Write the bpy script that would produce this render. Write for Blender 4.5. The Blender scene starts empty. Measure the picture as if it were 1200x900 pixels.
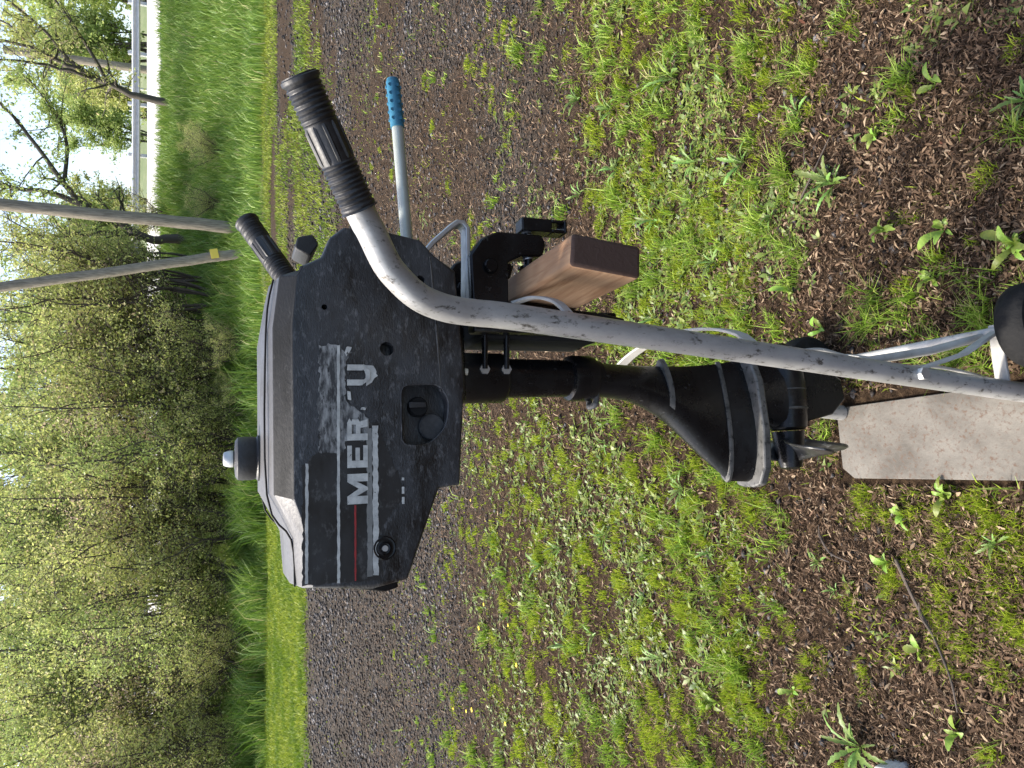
import bpy, bmesh, math, random
import numpy as np
from mathutils import Vector, Matrix

random.seed(7)
rng = np.random.default_rng(7)
scene = bpy.context.scene
COL = scene.collection
R = math.radians

# ------------------------------------------------------------------ camera, sky, sun, exposure
PITCH = R(21.7)                       # phone held on its side: world up is the picture's left
EYE = Vector((0, 0, 1.22))
cam_data = bpy.data.cameras.new('camera')
cam_data.lens = 25.5
cam_data.sensor_width = 36
cam_data.clip_start = 0.02
cam_data.clip_end = 3000
cam = bpy.data.objects.new('camera', cam_data)
COL.objects.link(cam)
fw = Vector((0, math.cos(PITCH), -math.sin(PITCH)))
dn = Vector((0, -math.sin(PITCH), -math.cos(PITCH)))
ex = Vector((1, 0, 0))
m = Matrix((dn, ex, -fw)).transposed().to_4x4()
m.translation = EYE
cam.matrix_world = m
scene.camera = cam

SUN_AZ = math.atan2(-0.92, 0.36)      # compass style, from +Y towards +X: behind and left of the motor
SUN_EL = R(56)
world = bpy.data.worlds.new('World')
scene.world = world
world.use_nodes = True
wn = world.node_tree.nodes
sky = wn.new('ShaderNodeTexSky')
sky.sky_type = 'NISHITA'
sky.sun_disc = False
sky.sun_elevation = SUN_EL
sky.sun_rotation = SUN_AZ
sky.air_density = 1.0
sky.dust_density = 4.0
sky.ozone_density = 0.6
bg = wn['Background']
bg.inputs['Strength'].default_value = 0.15
world.node_tree.links.new(sky.outputs[0], bg.inputs['Color'])
sun_data = bpy.data.lights.new('sun', 'SUN')
sun_data.energy = 2.8
sun_data.angle = R(4)
sun_data.color = (1.0, 0.95, 0.86)
sun = bpy.data.objects.new('sun', sun_data)
COL.objects.link(sun)
to_sun = Vector((math.cos(SUN_EL) * math.sin(SUN_AZ), math.cos(SUN_EL) * math.cos(SUN_AZ), math.sin(SUN_EL)))
sun.rotation_euler = to_sun.to_track_quat('Z', 'Y').to_euler()
sun.location = (-6, 6, 12)
scene.view_settings.view_transform = 'Standard'
scene.view_settings.look = 'None'
scene.view_settings.exposure = 1.5
scene.view_settings.gamma = 1
scene.render.engine = 'CYCLES'
scene.cycles.max_bounces = 6
scene.cycles.transparent_max_bounces = 6

# ------------------------------------------------------------------ small helpers
def smooth(a, b, x):
    t = np.clip((np.asarray(x, float) - a) / (b - a), 0, 1)
    return t * t * (3 - 2 * t)

_lat = {}
def vnoise(x, y, seed=0):
    if seed not in _lat:
        _lat[seed] = np.random.default_rng(100 + seed).random((256, 256))
    L = _lat[seed]
    xi = np.floor(x).astype(int); yi = np.floor(y).astype(int)
    fx = x - xi; fy = y - yi
    fx = fx * fx * (3 - 2 * fx); fy = fy * fy * (3 - 2 * fy)
    a = L[xi % 256, yi % 256]; b = L[(xi + 1) % 256, yi % 256]
    c = L[xi % 256, (yi + 1) % 256]; d = L[(xi + 1) % 256, (yi + 1) % 256]
    return (a * (1 - fx) + b * fx) * (1 - fy) + (c * (1 - fx) + d * fx) * fy

def fbm(x, y, seed=0, octs=3):
    s = 0; amp = 1; tot = 0
    for o in range(octs):
        s = s + amp * vnoise(x * 2 ** o + 17.3 * o, y * 2 ** o + 5.1 * o, seed + o)
        tot += amp; amp *= 0.5
    return s / tot

def link(o, parent=None):
    COL.objects.link(o)
    if parent is not None:
        o.parent = parent
    return o

def tag(o, label=None, cat=None, group=None, kind=None):
    if label: o['label'] = label
    if cat: o['category'] = cat
    if group: o['group'] = group
    if kind: o['kind'] = kind
    return o

def empty(name, loc=(0, 0, 0), rz=0):
    o = bpy.data.objects.new(name, None)
    o.empty_display_size = 0.1
    o.location = loc
    o.rotation_euler = (0, 0, rz)
    return link(o)

def mesh_np(name, verts, faces_list, mat, smooth_shade=False):
    """verts (N,3); faces_list: list of (M,k) int arrays."""
    me = bpy.data.meshes.new(name)
    verts = np.asarray(verts, np.float32)
    me.vertices.add(len(verts))
    me.vertices.foreach_set('co', verts.ravel())
    loops = np.concatenate([f.ravel() for f in faces_list]).astype(np.int32)
    sizes = np.concatenate([np.full(len(f), f.shape[1], np.int32) for f in faces_list])
    starts = np.concatenate([[0], np.cumsum(sizes)[:-1]]).astype(np.int32)
    me.loops.add(len(loops)); me.loops.foreach_set('vertex_index', loops)
    me.polygons.add(len(sizes)); me.polygons.foreach_set('loop_start', starts)
    me.polygons.foreach_set('loop_total', sizes)
    if smooth_shade:
        me.polygons.foreach_set('use_smooth', np.ones(len(sizes), bool))
    me.update(calc_edges=True)
    me.materials.append(mat)
    return me

class MB:
    def __init__(self):
        self.v = []; self.f = []
    def add(self, vs, fs):
        o = len(self.v)
        self.v += [tuple(p) for p in vs]
        self.f += [tuple(i + o for i in f) for f in fs]
        return self
    def box(self, c, s, rot=None):
        hx, hy, hz = s[0] / 2, s[1] / 2, s[2] / 2
        vs = [Vector((x, y, z)) for x in (-hx, hx) for y in (-hy, hy) for z in (-hz, hz)]
        if rot is not None:
            vs = [rot @ p for p in vs]
        vs = [p + Vector(c) for p in vs]
        return self.add(vs, [(0, 1, 3, 2), (4, 6, 7, 5), (0, 4, 5, 1), (2, 3, 7, 6), (0, 2, 6, 4), (1, 5, 7, 3)])
    def tube(self, path, rad, seg=12, cap=True, flat=None):
        path = [Vector(p) for p in path]
        n = len(path)
        if not hasattr(rad, '__len__'): rad = [rad] * n
        t0 = (path[1] - path[0]).normalized()
        up = Vector((0, 0, 1)) if abs(t0.z) < 0.9 else Vector((0, 1, 0))
        nrm = (up - t0 * up.dot(t0)).normalized()
        vs = []; fs = []
        for i in range(n):
            if i == 0: t = path[1] - path[0]
            elif i == n - 1: t = path[-1] - path[-2]
            else: t = (path[i + 1] - path[i]).normalized() + (path[i] - path[i - 1]).normalized()
            t.normalize()
            nrm = (nrm - t * nrm.dot(t)).normalized()
            bn = t.cross(nrm)
            for k in range(seg):
                a = 2 * math.pi * k / seg
                ra = rad[i]
                rb = ra * (flat if flat else 1)
                vs.append(path[i] + nrm * (ra * math.cos(a)) + bn * (rb * math.sin(a)))
        for i in range(n - 1):
            for k in range(seg):
                a = i * seg + k; b = i * seg + (k + 1) % seg
                fs.append((a, b, b + seg, a + seg))
        if cap:
            fs.append(tuple(range(seg))[::-1])
            fs.append(tuple((n - 1) * seg + k for k in range(seg)))
        return self.add(vs, fs)
    def strap(self, path, w_dir, w, th):
        """flat bar: rectangular section, width along w_dir."""
        path = [Vector(p) for p in path]; wd = Vector(w_dir).normalized()
        vs = []; fs = []; n = len(path)
        for i in range(n):
            t = (path[min(i + 1, n - 1)] - path[max(i - 1, 0)]).normalized()
            nn = t.cross(wd).normalized()
            for a, b in ((-1, -1), (1, -1), (1, 1), (-1, 1)):
                vs.append(path[i] + wd * (a * w / 2) + nn * (b * th / 2))
        for i in range(n - 1):
            for k in range(4):
                a = i * 4 + k; b = i * 4 + (k + 1) % 4
                fs.append((a, b, b + 4, a + 4))
        fs += [(3, 2, 1, 0), tuple((n - 1) * 4 + k for k in range(4))]
        return self.add(vs, fs)
    def lathe(self, prof, origin, axis='Z', seg=24):
        """prof: list of (radius, height)."""
        vs = []; fs = []; n = len(prof); o = Vector(origin)
        for r, h in prof:
            for k in range(seg):
                a = 2 * math.pi * k / seg
                c, s = r * math.cos(a), r * math.sin(a)
                p = {'Z': (c, s, h), 'X': (h, c, s), 'Y': (s, h, c)}[axis]
                vs.append(o + Vector(p))
        for i in range(n - 1):
            for k in range(seg):
                a = i * seg + k; b = i * seg + (k + 1) % seg
                fs.append((a, b, b + seg, a + seg))
        fs.append(tuple(range(seg))[::-1]); fs.append(tuple((n - 1) * seg + k for k in range(seg)))
        return self.add(vs, fs)
    def prism(self, poly, y0, y1):
        n = len(poly)
        vs = [(x, y0, z) for x, z in poly] + [(x, y1, z) for x, z in poly]
        fs = [tuple(range(n)), tuple(range(2 * n - 1, n - 1, -1))]
        for k in range(n):
            j = (k + 1) % n
            fs.append((k, k + n, j + n, j))
        return self.add(vs, fs)
    def loft(self, rings, cap=True):
        n = len(rings[0]); vs = [p for r in rings for p in r]; fs = []
        for i in range(len(rings) - 1):
            for k in range(n):
                a = i * n + k; b = i * n + (k + 1) % n
                fs.append((a, b, b + n, a + n))
        if cap:
            fs.append(tuple(range(n))[::-1]); fs.append(tuple((len(rings) - 1) * n + k for k in range(n)))
        return self.add(vs, fs)
    def build(self, name, mat, parent=None, smooth_angle=40, bevel=0, bseg=2):
        me = bpy.data.meshes.new(name)
        me.from_pydata(self.v, [], self.f)
        bm = bmesh.new(); bm.from_mesh(me)
        bmesh.ops.recalc_face_normals(bm, faces=bm.faces)
        bm.to_mesh(me); bm.free()
        if smooth_angle:
            me.shade_smooth()
            me.set_sharp_from_angle(angle=R(smooth_angle))
        me.materials.append(mat)
        o = bpy.data.objects.new(name, me)
        link(o, parent)
        if bevel:
            b = o.modifiers.new('bevel', 'BEVEL')
            b.width = bevel; b.segments = bseg; b.limit_method = 'ANGLE'; b.angle_limit = R(30)
            b.harden_normals = False
        return o

# ------------------------------------------------------------------ materials
def node_mat(name):
    mt = bpy.data.materials.new(name)
    mt.use_nodes = True
    nt = mt.node_tree
    return mt, nt, nt.nodes['Principled BSDF']

def mat(name, c1, c2=None, scale=20, rough=0.5, rough2=None, metal=0.0, bump=0.0, bscale=None, lo=0.35, hi=0.65,
        stretch=(1, 1, 1), c3=None, c3_scale=60, c3_lo=0.6, c3_hi=0.7, spec=0.5):
    mt, nt, bs = node_mat(name)
    L = nt.links
    tc = nt.nodes.new('ShaderNodeTexCoord')
    mp = nt.nodes.new('ShaderNodeMapping'); mp.inputs['Scale'].default_value = stretch
    L.new(tc.outputs['Object'], mp.inputs['Vector'])
    bs.inputs['Metallic'].default_value = metal
    bs.inputs['Roughness'].default_value = rough
    bs.inputs['Specular IOR Level'].default_value = spec
    col = None
    if c2 is not None:
        nz = nt.nodes.new('ShaderNodeTexNoise'); nz.inputs['Scale'].default_value = scale
        nz.inputs['Detail'].default_value = 6; nz.inputs['Roughness'].default_value = 0.65
        L.new(mp.outputs[0], nz.inputs['Vector'])
        rp = nt.nodes.new('ShaderNodeMapRange'); rp.inputs[1].default_value = lo; rp.inputs[2].default_value = hi
        L.new(nz.outputs['Fac'], rp.inputs[0])
        mx = nt.nodes.new('ShaderNodeMix'); mx.data_type = 'RGBA'
        mx.inputs[6].default_value = (*c1, 1); mx.inputs[7].default_value = (*c2, 1)
        L.new(rp.outputs[0], mx.inputs[0])
        col = mx.outputs[2]
        if rough2 is not None:
            r2 = nt.nodes.new('ShaderNodeMapRange')
            r2.inputs[3].default_value = rough; r2.inputs[4].default_value = rough2
            L.new(rp.outputs[0], r2.inputs[0]); L.new(r2.outputs[0], bs.inputs['Roughness'])
    if c3 is not None:
        n3 = nt.nodes.new('ShaderNodeTexNoise'); n3.inputs['Scale'].default_value = c3_scale
        n3.inputs['Detail'].default_value = 4; n3.inputs['Roughness'].default_value = 0.7
        L.new(mp.outputs[0], n3.inputs['Vector'])
        r3 = nt.nodes.new('ShaderNodeMapRange'); r3.inputs[1].default_value = c3_lo; r3.inputs[2].default_value = c3_hi
        L.new(n3.outputs['Fac'], r3.inputs[0])
        m3 = nt.nodes.new('ShaderNodeMix'); m3.data_type = 'RGBA'; m3.inputs[7].default_value = (*c3, 1)
        if col is not None: L.new(col, m3.inputs[6])
        else: m3.inputs[6].default_value = (*c1, 1)
        L.new(r3.outputs[0], m3.inputs[0]); col = m3.outputs[2]
    if col is not None: L.new(col, bs.inputs['Base Color'])
    else: bs.inputs['Base Color'].default_value = (*c1, 1)
    if bump:
        nb = nt.nodes.new('ShaderNodeTexNoise'); nb.inputs['Scale'].default_value = bscale or scale * 2
        nb.inputs['Detail'].default_value = 5
        L.new(mp.outputs[0], nb.inputs['Vector'])
        bp = nt.nodes.new('ShaderNodeBump'); bp.inputs['Strength'].default_value = bump; bp.inputs['Distance'].default_value = 0.01
        L.new(nb.outputs['Fac'], bp.inputs['Height']); L.new(bp.outputs[0], bs.inputs['Normal'])
    return mt

def island_mat(name, ramp, rough=0.7, trans=0.0, spec=0.3, noise=None):
    """colour picked per loose piece from a ramp; optional light passing through leaves."""
    mt, nt, bs = node_mat(name)
    L = nt.links
    g = nt.nodes.new('ShaderNodeNewGeometry')
    cr = nt.nodes.new('ShaderNodeValToRGB')
    els = cr.color_ramp.elements
    while len(els) < len(ramp): els.new(0.5)
    for e, (p, c) in zip(els, ramp):
        e.position = p; e.color = (*c, 1)
    L.new(g.outputs['Random Per Island'], cr.inputs[0])
    col = cr.outputs[0]
    if noise:
        sc, tint = noise
        tc = nt.nodes.new('ShaderNodeTexCoord')
        nz = nt.nodes.new('ShaderNodeTexNoise'); nz.inputs['Scale'].default_value = sc; nz.inputs['Detail'].default_value = 2
        L.new(tc.outputs['Object'], nz.inputs['Vector'])
        rp = nt.nodes.new('ShaderNodeMapRange'); rp.inputs[1].default_value = 0.42; rp.inputs[2].default_value = 0.62
        L.new(nz.outputs['Fac'], rp.inputs[0])
        mx = nt.nodes.new('ShaderNodeMix'); mx.data_type = 'RGBA'; mx.inputs[7].default_value = (*tint, 1)
        L.new(rp.outputs[0], mx.inputs[0]); L.new(col, mx.inputs[6]); col = mx.outputs[2]
    L.new(col, bs.inputs['Base Color'])
    bs.inputs['Roughness'].default_value = rough
    bs.inputs['Specular IOR Level'].default_value = spec
    if trans:
        tr = nt.nodes.new('ShaderNodeBsdfTranslucent')
        L.new(col, tr.inputs['Color'])
        ms = nt.nodes.new('ShaderNodeMixShader'); ms.inputs[0].default_value = trans
        L.new(bs.outputs[0], ms.inputs[1]); L.new(tr.outputs[0], ms.inputs[2])
        L.new(ms.outputs[0], nt.nodes['Material Output'].inputs['Surface'])
    return mt

M = {}
M['cowl'] = mat('weathered_black_plastic', (.005, .005, .0055), (.034, .0345, .036), 13, .28, .62, bump=.16, bscale=240,
                lo=.38, hi=.64, stretch=(1, 1, 2.4), c3=(.13, .13, .13), c3_scale=75, c3_lo=.54, c3_hi=.82)
M['lid'] = mat('faded_skylit_plastic', (.066, .066, .068), (.034, .034, .036), 22, .42, .6, bump=.08, bscale=200, c3=(.02, .02, .02), c3_scale=80, c3_lo=.60, c3_hi=.76)  # faded grey, with sky sheen on the cowl top also put into the colour
M['chamfer'] = mat('dusty_black_plastic', (.014, .0145, .0155), (.006, .0065, .007), 16, .55, .7, bump=.1, bscale=200, stretch=(1, 1, 3),
                   c3=(.05, .05, .05), c3_scale=50, c3_lo=.6, c3_hi=.78, spec=.2)
M['black'] = mat('black_paint', (.004, .004, .0045), (.009, .009, .0095), 18, .22, .36, bump=.06, bscale=120, c3=(.07, .07, .068), c3_scale=90, c3_lo=.64, c3_hi=.78, spec=.28)
M['dust'] = mat('dusty_moulding', (.05, .05, .05), (.018, .018, .018), 60, .7, .8)
M['rubber'] = mat('black_rubber', (.008, .008, .0085), (.018, .018, .0185), 40, .42, .58, bump=.08, bscale=300)
M['tyre'] = mat('worn_tyre_rubber', (.006, .006, .0065), (.016, .0155, .015), 30, .7, .85, bump=.2, bscale=120, spec=.15)
M['hole'] = mat('dark_recess_plastic', (.005, .005, .005), (.010, .010, .010), 40, .7, .8, spec=.2)
M['galv'] = mat('dull_painted_steel', (.42, .415, .40), (.29, .285, .27), 26, .34, .52, metal=.45, bump=.06, bscale=140, stretch=(1, 1, .5),
                c3=(.07, .063, .052), c3_scale=105, c3_lo=.56, c3_hi=.68)
M['strap'] = mat('pale_painted_steel', (.42, .41, .38), (.30, .29, .265), 30, .5, .6, c3=(.14, .10, .07), c3_scale=60, c3_lo=.66, c3_hi=.74)
M['plate'] = mat('speckled_rusty_steel', (.128, .116, .097), (.066, .058, .047), 9, .7, .85, bump=.15, bscale=160, c3=(.075, .045, .028), c3_scale=130, c3_lo=.53, c3_hi=.68)
M['alu'] = mat('aluminium', (.50, .50, .49), (.38, .38, .37), 30, .38, .5, metal=.7, c3=(.12, .12, .11), c3_scale=60, c3_lo=.66, c3_hi=.75)
M['tiller'] = mat('pale_grey_tube', (.40, .42, .38), (.30, .32, .28), 25, .4, .5, metal=.3)
M['worn'] = mat('bare_worn_metal', (.13, .127, .12), (.055, .055, .052), 40, .5, .6, metal=.3, c3=(.02, .02, .02), c3_scale=90, c3_lo=.55, c3_hi=.63)
M['bluegrip'] = mat('blue_rubber', (.012, .10, .17), (.03, .15, .23), 40, .45, .6)
M['white'] = mat('white_plastic', (.72, .71, .66), (.58, .57, .50), 60, .4, .5)
M['print_white'] = mat('white_print', (.50, .50, .46), (.30, .30, .28), 90, .5, .5, c3=(.03, .03, .03), c3_scale=140, c3_lo=.62, c3_hi=.68)
M['print_red'] = mat('red_print', (.30, .02, .02), (.20, .02, .02), 90, .5, .5, c3=(.03, .02, .02), c3_scale=140, c3_lo=.62, c3_hi=.68)
M['print_grey'] = mat('grey_print', (.20, .20, .185), (.13, .13, .12), 90, .5, .5, c3=(.03, .03, .03), c3_scale=140, c3_lo=.60, c3_hi=.68)
M['film'] = mat('black_decal_film', (.012, .012, .012), (.022, .022, .022), 20, .3, .45, c3=(.10, .10, .098), c3_scale=55, c3_lo=.55, c3_hi=.78, stretch=(1, 1, 1.6))
M['residue'] = mat('decal_glue_residue', (.035, .035, .035), (.27, .27, .255), 70, .7, .8, lo=.42, hi=.60, stretch=(.45, 1, 1.5), c3=(.02, .02, .02), c3_scale=120, c3_lo=.57, c3_hi=.66)
M['pole'] = mat('weathered_pole_wood', (.30, .26, .20), (.13, .112, .085), 8, .8, .9, bump=.5, bscale=20, stretch=(6, 6, .5))
M['steel'] = mat('galvanised_rail', (.50, .51, .52), (.40, .41, .42), 6, .5, .6, metal=.3)
M['road'] = mat('pale_asphalt', (.42, .41, .40), (.36, .35, .34), 3, .75, .85, bump=.1, bscale=60)
M['bark'] = mat('dark_bark', (.055, .046, .036), (.095, .082, .066), 12, .9, .95, bump=.4, bscale=60, stretch=(1, 1, .3))
M['bark2'] = mat('brown_stem_bark', (.045, .034, .027), (.085, .066, .052), 12, .9, .95, bump=.3, bscale=60, stretch=(1, 1, .3))
M['concrete'] = mat('pale_concrete', (.55, .54, .51), (.42, .41, .39), 60, .8, .9, bump=.2, bscale=200)
M['yellow'] = mat('yellow_tag', (.70, .52, .08), rough=.5)

# timber: long grain
def timber(name, c1, c2, c3):
    mt, nt, bs = node_mat(name); L = nt.links
    tc = nt.nodes.new('ShaderNodeTexCoord'); mp = nt.nodes.new('ShaderNodeMapping')
    mp.inputs['Scale'].default_value = (1, .08, 1)
    L.new(tc.outputs['Object'], mp.inputs['Vector'])
    nz = nt.nodes.new('ShaderNodeTexNoise'); nz.inputs['Scale'].default_value = 110; nz.inputs['Detail'].default_value = 5
    nz.inputs['Distortion'].default_value = 1.2
    L.new(mp.outputs[0], nz.inputs['Vector'])
    cr = nt.nodes.new('ShaderNodeValToRGB')
    cr.color_ramp.elements[0].position = .3; cr.color_ramp.elements[0].color = (*c1, 1)
    cr.color_ramp.elements[1].position = .72; cr.color_ramp.elements[1].color = (*c2, 1)
    L.new(nz.outputs[0], cr.inputs[0])
    n2 = nt.nodes.new('ShaderNodeTexNoise'); n2.inputs['Scale'].default_value = 9; n2.inputs['Detail'].default_value = 3
    L.new(tc.outputs['Object'], n2.inputs['Vector'])
    rp = nt.nodes.new('ShaderNodeMapRange'); rp.inputs[1].default_value = .45; rp.inputs[2].default_value = .7
    L.new(n2.outputs[0], rp.inputs[0])
    mx = nt.nodes.new('ShaderNodeMix'); mx.data_type = 'RGBA'; mx.inputs[7].default_value = (*c3, 1)
    L.new(rp.outputs[0], mx.inputs[0]); L.new(cr.outputs[0], mx.inputs[6]); L.new(mx.outputs[2], bs.inputs['Base Color'])
    # darker colour on the near end face only
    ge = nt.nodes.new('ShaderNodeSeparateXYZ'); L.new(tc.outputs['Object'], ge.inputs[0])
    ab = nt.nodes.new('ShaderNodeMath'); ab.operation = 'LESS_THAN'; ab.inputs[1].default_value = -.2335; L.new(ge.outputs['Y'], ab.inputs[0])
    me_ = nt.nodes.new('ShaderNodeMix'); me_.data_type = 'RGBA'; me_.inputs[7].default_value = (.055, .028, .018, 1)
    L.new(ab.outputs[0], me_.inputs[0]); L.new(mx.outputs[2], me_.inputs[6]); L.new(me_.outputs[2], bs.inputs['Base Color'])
    bs.inputs['Roughness'].default_value = .75
    bp = nt.nodes.new('ShaderNodeBump'); bp.inputs['Strength'].default_value = .25; bp.inputs['Distance'].default_value = .004
    L.new(nz.outputs[0], bp.inputs['Height']); L.new(bp.outputs[0], bs.inputs['Normal'])
    return mt
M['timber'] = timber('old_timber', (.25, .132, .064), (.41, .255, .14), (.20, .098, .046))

# ground: soil with leaf mould near, grey gravel fines farther, soil under the grass
def ground_mat():
    mt, nt, bs = node_mat('ground_soil'); L = nt.links
    tc = nt.nodes.new('ShaderNodeTexCoord')
    def noise(sc, det=6, ro=.65):
        n = nt.nodes.new('ShaderNodeTexNoise'); n.inputs['Scale'].default_value = sc
        n.inputs['Detail'].default_value = det; n.inputs['Roughness'].default_value = ro
        L.new(tc.outputs['Object'], n.inputs['Vector']); return n
    def ramp(src, stops):
        cr = nt.nodes.new('ShaderNodeValToRGB'); els = cr.color_ramp.elements
        while len(els) < len(stops): els.new(.5)
        for e, (p, c) in zip(els, stops): e.position = p; e.color = (*c, 1)
        L.new(src, cr.inputs[0]); return cr.outputs[0]
    def mix(f, a, b):
        mx = nt.nodes.new('ShaderNodeMix'); mx.data_type = 'RGBA'
        L.new(f, mx.inputs[0]); L.new(a, mx.inputs[6]); L.new(b, mx.inputs[7]); return mx.outputs[2]
    soil = ramp(noise(55).outputs[0], [(.3, (.012, .008, .005)), (.5, (.036, .023, .014)), (.7, (.082, .054, .032))])
    vor = nt.nodes.new('ShaderNodeTexVoronoi'); vor.inputs['Scale'].default_value = 45
    L.new(tc.outputs['Object'], vor.inputs['Vector'])
    sep = nt.nodes.new('ShaderNodeSeparateColor'); L.new(vor.outputs['Color'], sep.inputs[0])
    grav = ramp(sep.outputs[0], [(0, (.016, .014, .011)), (.5, (.043, .037, .031)), (.8, (.076, .066, .056)), (1, (.08, .053, .034))])
    grass = ramp(noise(14).outputs[0], [(.3, (.05, .08, .015)), (.7, (.12, .17, .03))])
    at = nt.nodes.new('ShaderNodeAttribute'); at.attribute_name = 'gravel'
    ag = nt.nodes.new('ShaderNodeAttribute'); ag.attribute_name = 'grass'
    c = mix(at.outputs['Fac'], soil, grav)
    c = mix(ag.outputs['Fac'], c, grass)
    L.new(c, bs.inputs['Base Color'])
    bs.inputs['Roughness'].default_value = .95; bs.inputs['Specular IOR Level'].default_value = .08
    bp = nt.nodes.new('ShaderNodeBump'); bp.inputs['Strength'].default_value = .9; bp.inputs['Distance'].default_value = .02
    nb = noise(90, 6, .7); L.new(nb.outputs[0], bp.inputs['Height']); L.new(bp.outputs[0], bs.inputs['Normal'])
    return mt
M['ground'] = ground_mat()
M['litter'] = island_mat('dry_leaf_litter', [(0, (.012, .007, .004)), (.32, (.040, .024, .014)), (.62, (.092, .057, .034)),
                                             (.87, (.16, .106, .066)), (.97, (.33, .25, .165)), (1, (.085, .032, .018))], .75, .12, .15)
M['stone'] = island_mat('driveway_gravel', [(0, (.009, .0085, .0085)), (.4, (.027, .0255, .026)), (.72, (.062, .058, .059)), (.93, (.19, .178, .172)), (1, (.10, .068, .043))], .8, 0, .25, noise=(1.1, (.040, .031, .024)))
M['moss'] = island_mat('fine_mossy_green', [(0, (.16, .24, .014)), (.5, (.28, .37, .022)), (1, (.42, .46, .06))], .6, .45, .3)
M['grass'] = island_mat('grass_green', [(0, (.11, .20, .015)), (.5, (.21, .33, .03)), (.9, (.32, .42, .07)), (1, (.36, .32, .14))], .5, .35, .4)
M['lawn'] = island_mat('mown_lawn', [(0, (.15, .21, .02)), (.5, (.23, .29, .03)), (1, (.32, .35, .06))], .6, .35, .3, noise=(1.6, (.13, .20, .02)))
M['tall'] = island_mat('tall_grass_green', [(0, (.08, .16, .02)), (.6, (.17, .28, .04)), (.93, (.28, .37, .09)), (1, (.42, .37, .18))], .5, .35, .4)
M['weed'] = island_mat('weed_leaf', [(0, (.06, .11, .016)), (.5, (.12, .17, .025)), (1, (.20, .24, .05))], .45, .3, .45)
M['broad'] = mat('dandelion_leaf', (.085, .165, .028), (.13, .22, .04), 60, .45, .5)
M['flower'] = mat('yellow_petals', (.75, .55, .02), rough=.6)
M['leaf_a'] = island_mat('spring_leaves_yellow_green', [(0, (.28, .33, .09)), (.5, (.43, .47, .14)), (.9, (.54, .54, .22)), (1, (.54, .42, .26))], .5, .5, .3)
M['leaf_b'] = island_mat('spring_leaves_green', [(0, (.23, .32, .08)), (.5, (.36, .45, .13)), (1, (.48, .53, .20))], .5, .5, .3)
M['leaf_c'] = island_mat('spring_leaves_pinkish', [(0, (.33, .33, .12)), (.45, (.46, .41, .20)), (.8, (.56, .42, .32)), (1, (.60, .44, .40))], .5, .5, .3)
M['hill'] = island_mat('distant_wood', [(0, (.07, .09, .03)), (.5, (.10, .12, .04)), (1, (.14, .14, .07))], .8, .2, .1)

# ------------------------------------------------------------------ terrain
def height(x, y):
    x = np.asarray(x, float); y = np.asarray(y, float)
    side = smooth(-1.5, 3.5, x)
    h = smooth(5, 16.5, y) * (.30 + .30 * side)
    left = smooth(16.4, 18.8, y) * .22 + smooth(18.8, 26, y) * 2.53
    right = smooth(15.5, 27, y) * .30 + np.clip((y - 16) / 10, 0, 1) * 2.15
    h = h + left * (1 - side) + right * side
    h = h + np.clip((y - 26) / 6, 0, 1) * .95                         # the road is banked up the slope
    h = h + np.clip((y - 32) / 30, 0, 1) * .4
    # unevenness
    n = (fbm(x * 1.1, y * 1.1, 3) - .5) * .05 + (fbm(x * 5, y * 5, 5) - .5) * .022 * smooth(.2, 1, 3 / (1 + np.abs(y)))
    n = n * smooth(0, 1.0, np.hypot(x, y - .95) / .9)
    far = smooth(15, 22, y) * (1 - smooth(24.5, 25.8, y)) * (fbm(x * .5, y * .5, 9) - .5) * .5
    return h + n + far

def gravel_amount(x, y):
    t = x / np.maximum(y, .6)
    s = smooth(-.08, .12, t)
    left = smooth(2.9, 4.4, y) * (1 - smooth(10.2, 10.9, y + (fbm(x * .8, y * .8, 21) - .5) * 1.5))
    right = smooth(2.2, 3.2, y) * (1 - smooth(14, 16, y)) * (.25 + .75 * smooth(.35, .6, fbm(x * .7, y * 1.3, 23)))
    return np.clip(left * (1 - s) + right * s, 0, 1)

def grass_amount(x, y):
    side = smooth(-.5, 2.0, x)
    left = smooth(10.2, 11.0, y + (fbm(x * .8, y * .8, 21) - .5) * 1.6 + (fbm(x * 3, y * 3, 27) - .5) * 1.2)
    right = smooth(13.5, 15.5, y)
    return np.clip(left * (1 - side) + right * side, 0, 1)

def cover(x, y):
    """share of the ground under weeds and moss."""
    t = x / np.maximum(y, .6)
    s = smooth(-.06, .10, t)
    left = .72 * smooth(1.15, 1.55, y) * (1 - smooth(3.2, 4.0, y)) + .42 * smooth(3.2, 4.0, y) * (1 - smooth(4.6, 5.8, y)) + .10 * smooth(5, 6, y) + .22 * smooth(8.6, 10, y)
    right = .72 * np.exp(-((y - 2.0) / .36) ** 2) + .32 * smooth(1.2, 1.5, y) * (1 - smooth(2, 2.5, y)) + .17 * smooth(2.4, 3, y) \
        + .45 * np.exp(-((y - 6.6) / .5) ** 2) + .30 * smooth(7.5, 9, y)
    near = .14 * (1 - smooth(1.1, 1.5, y))
    return np.clip(left * (1 - s) + right * s + near, 0, .95)

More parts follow.
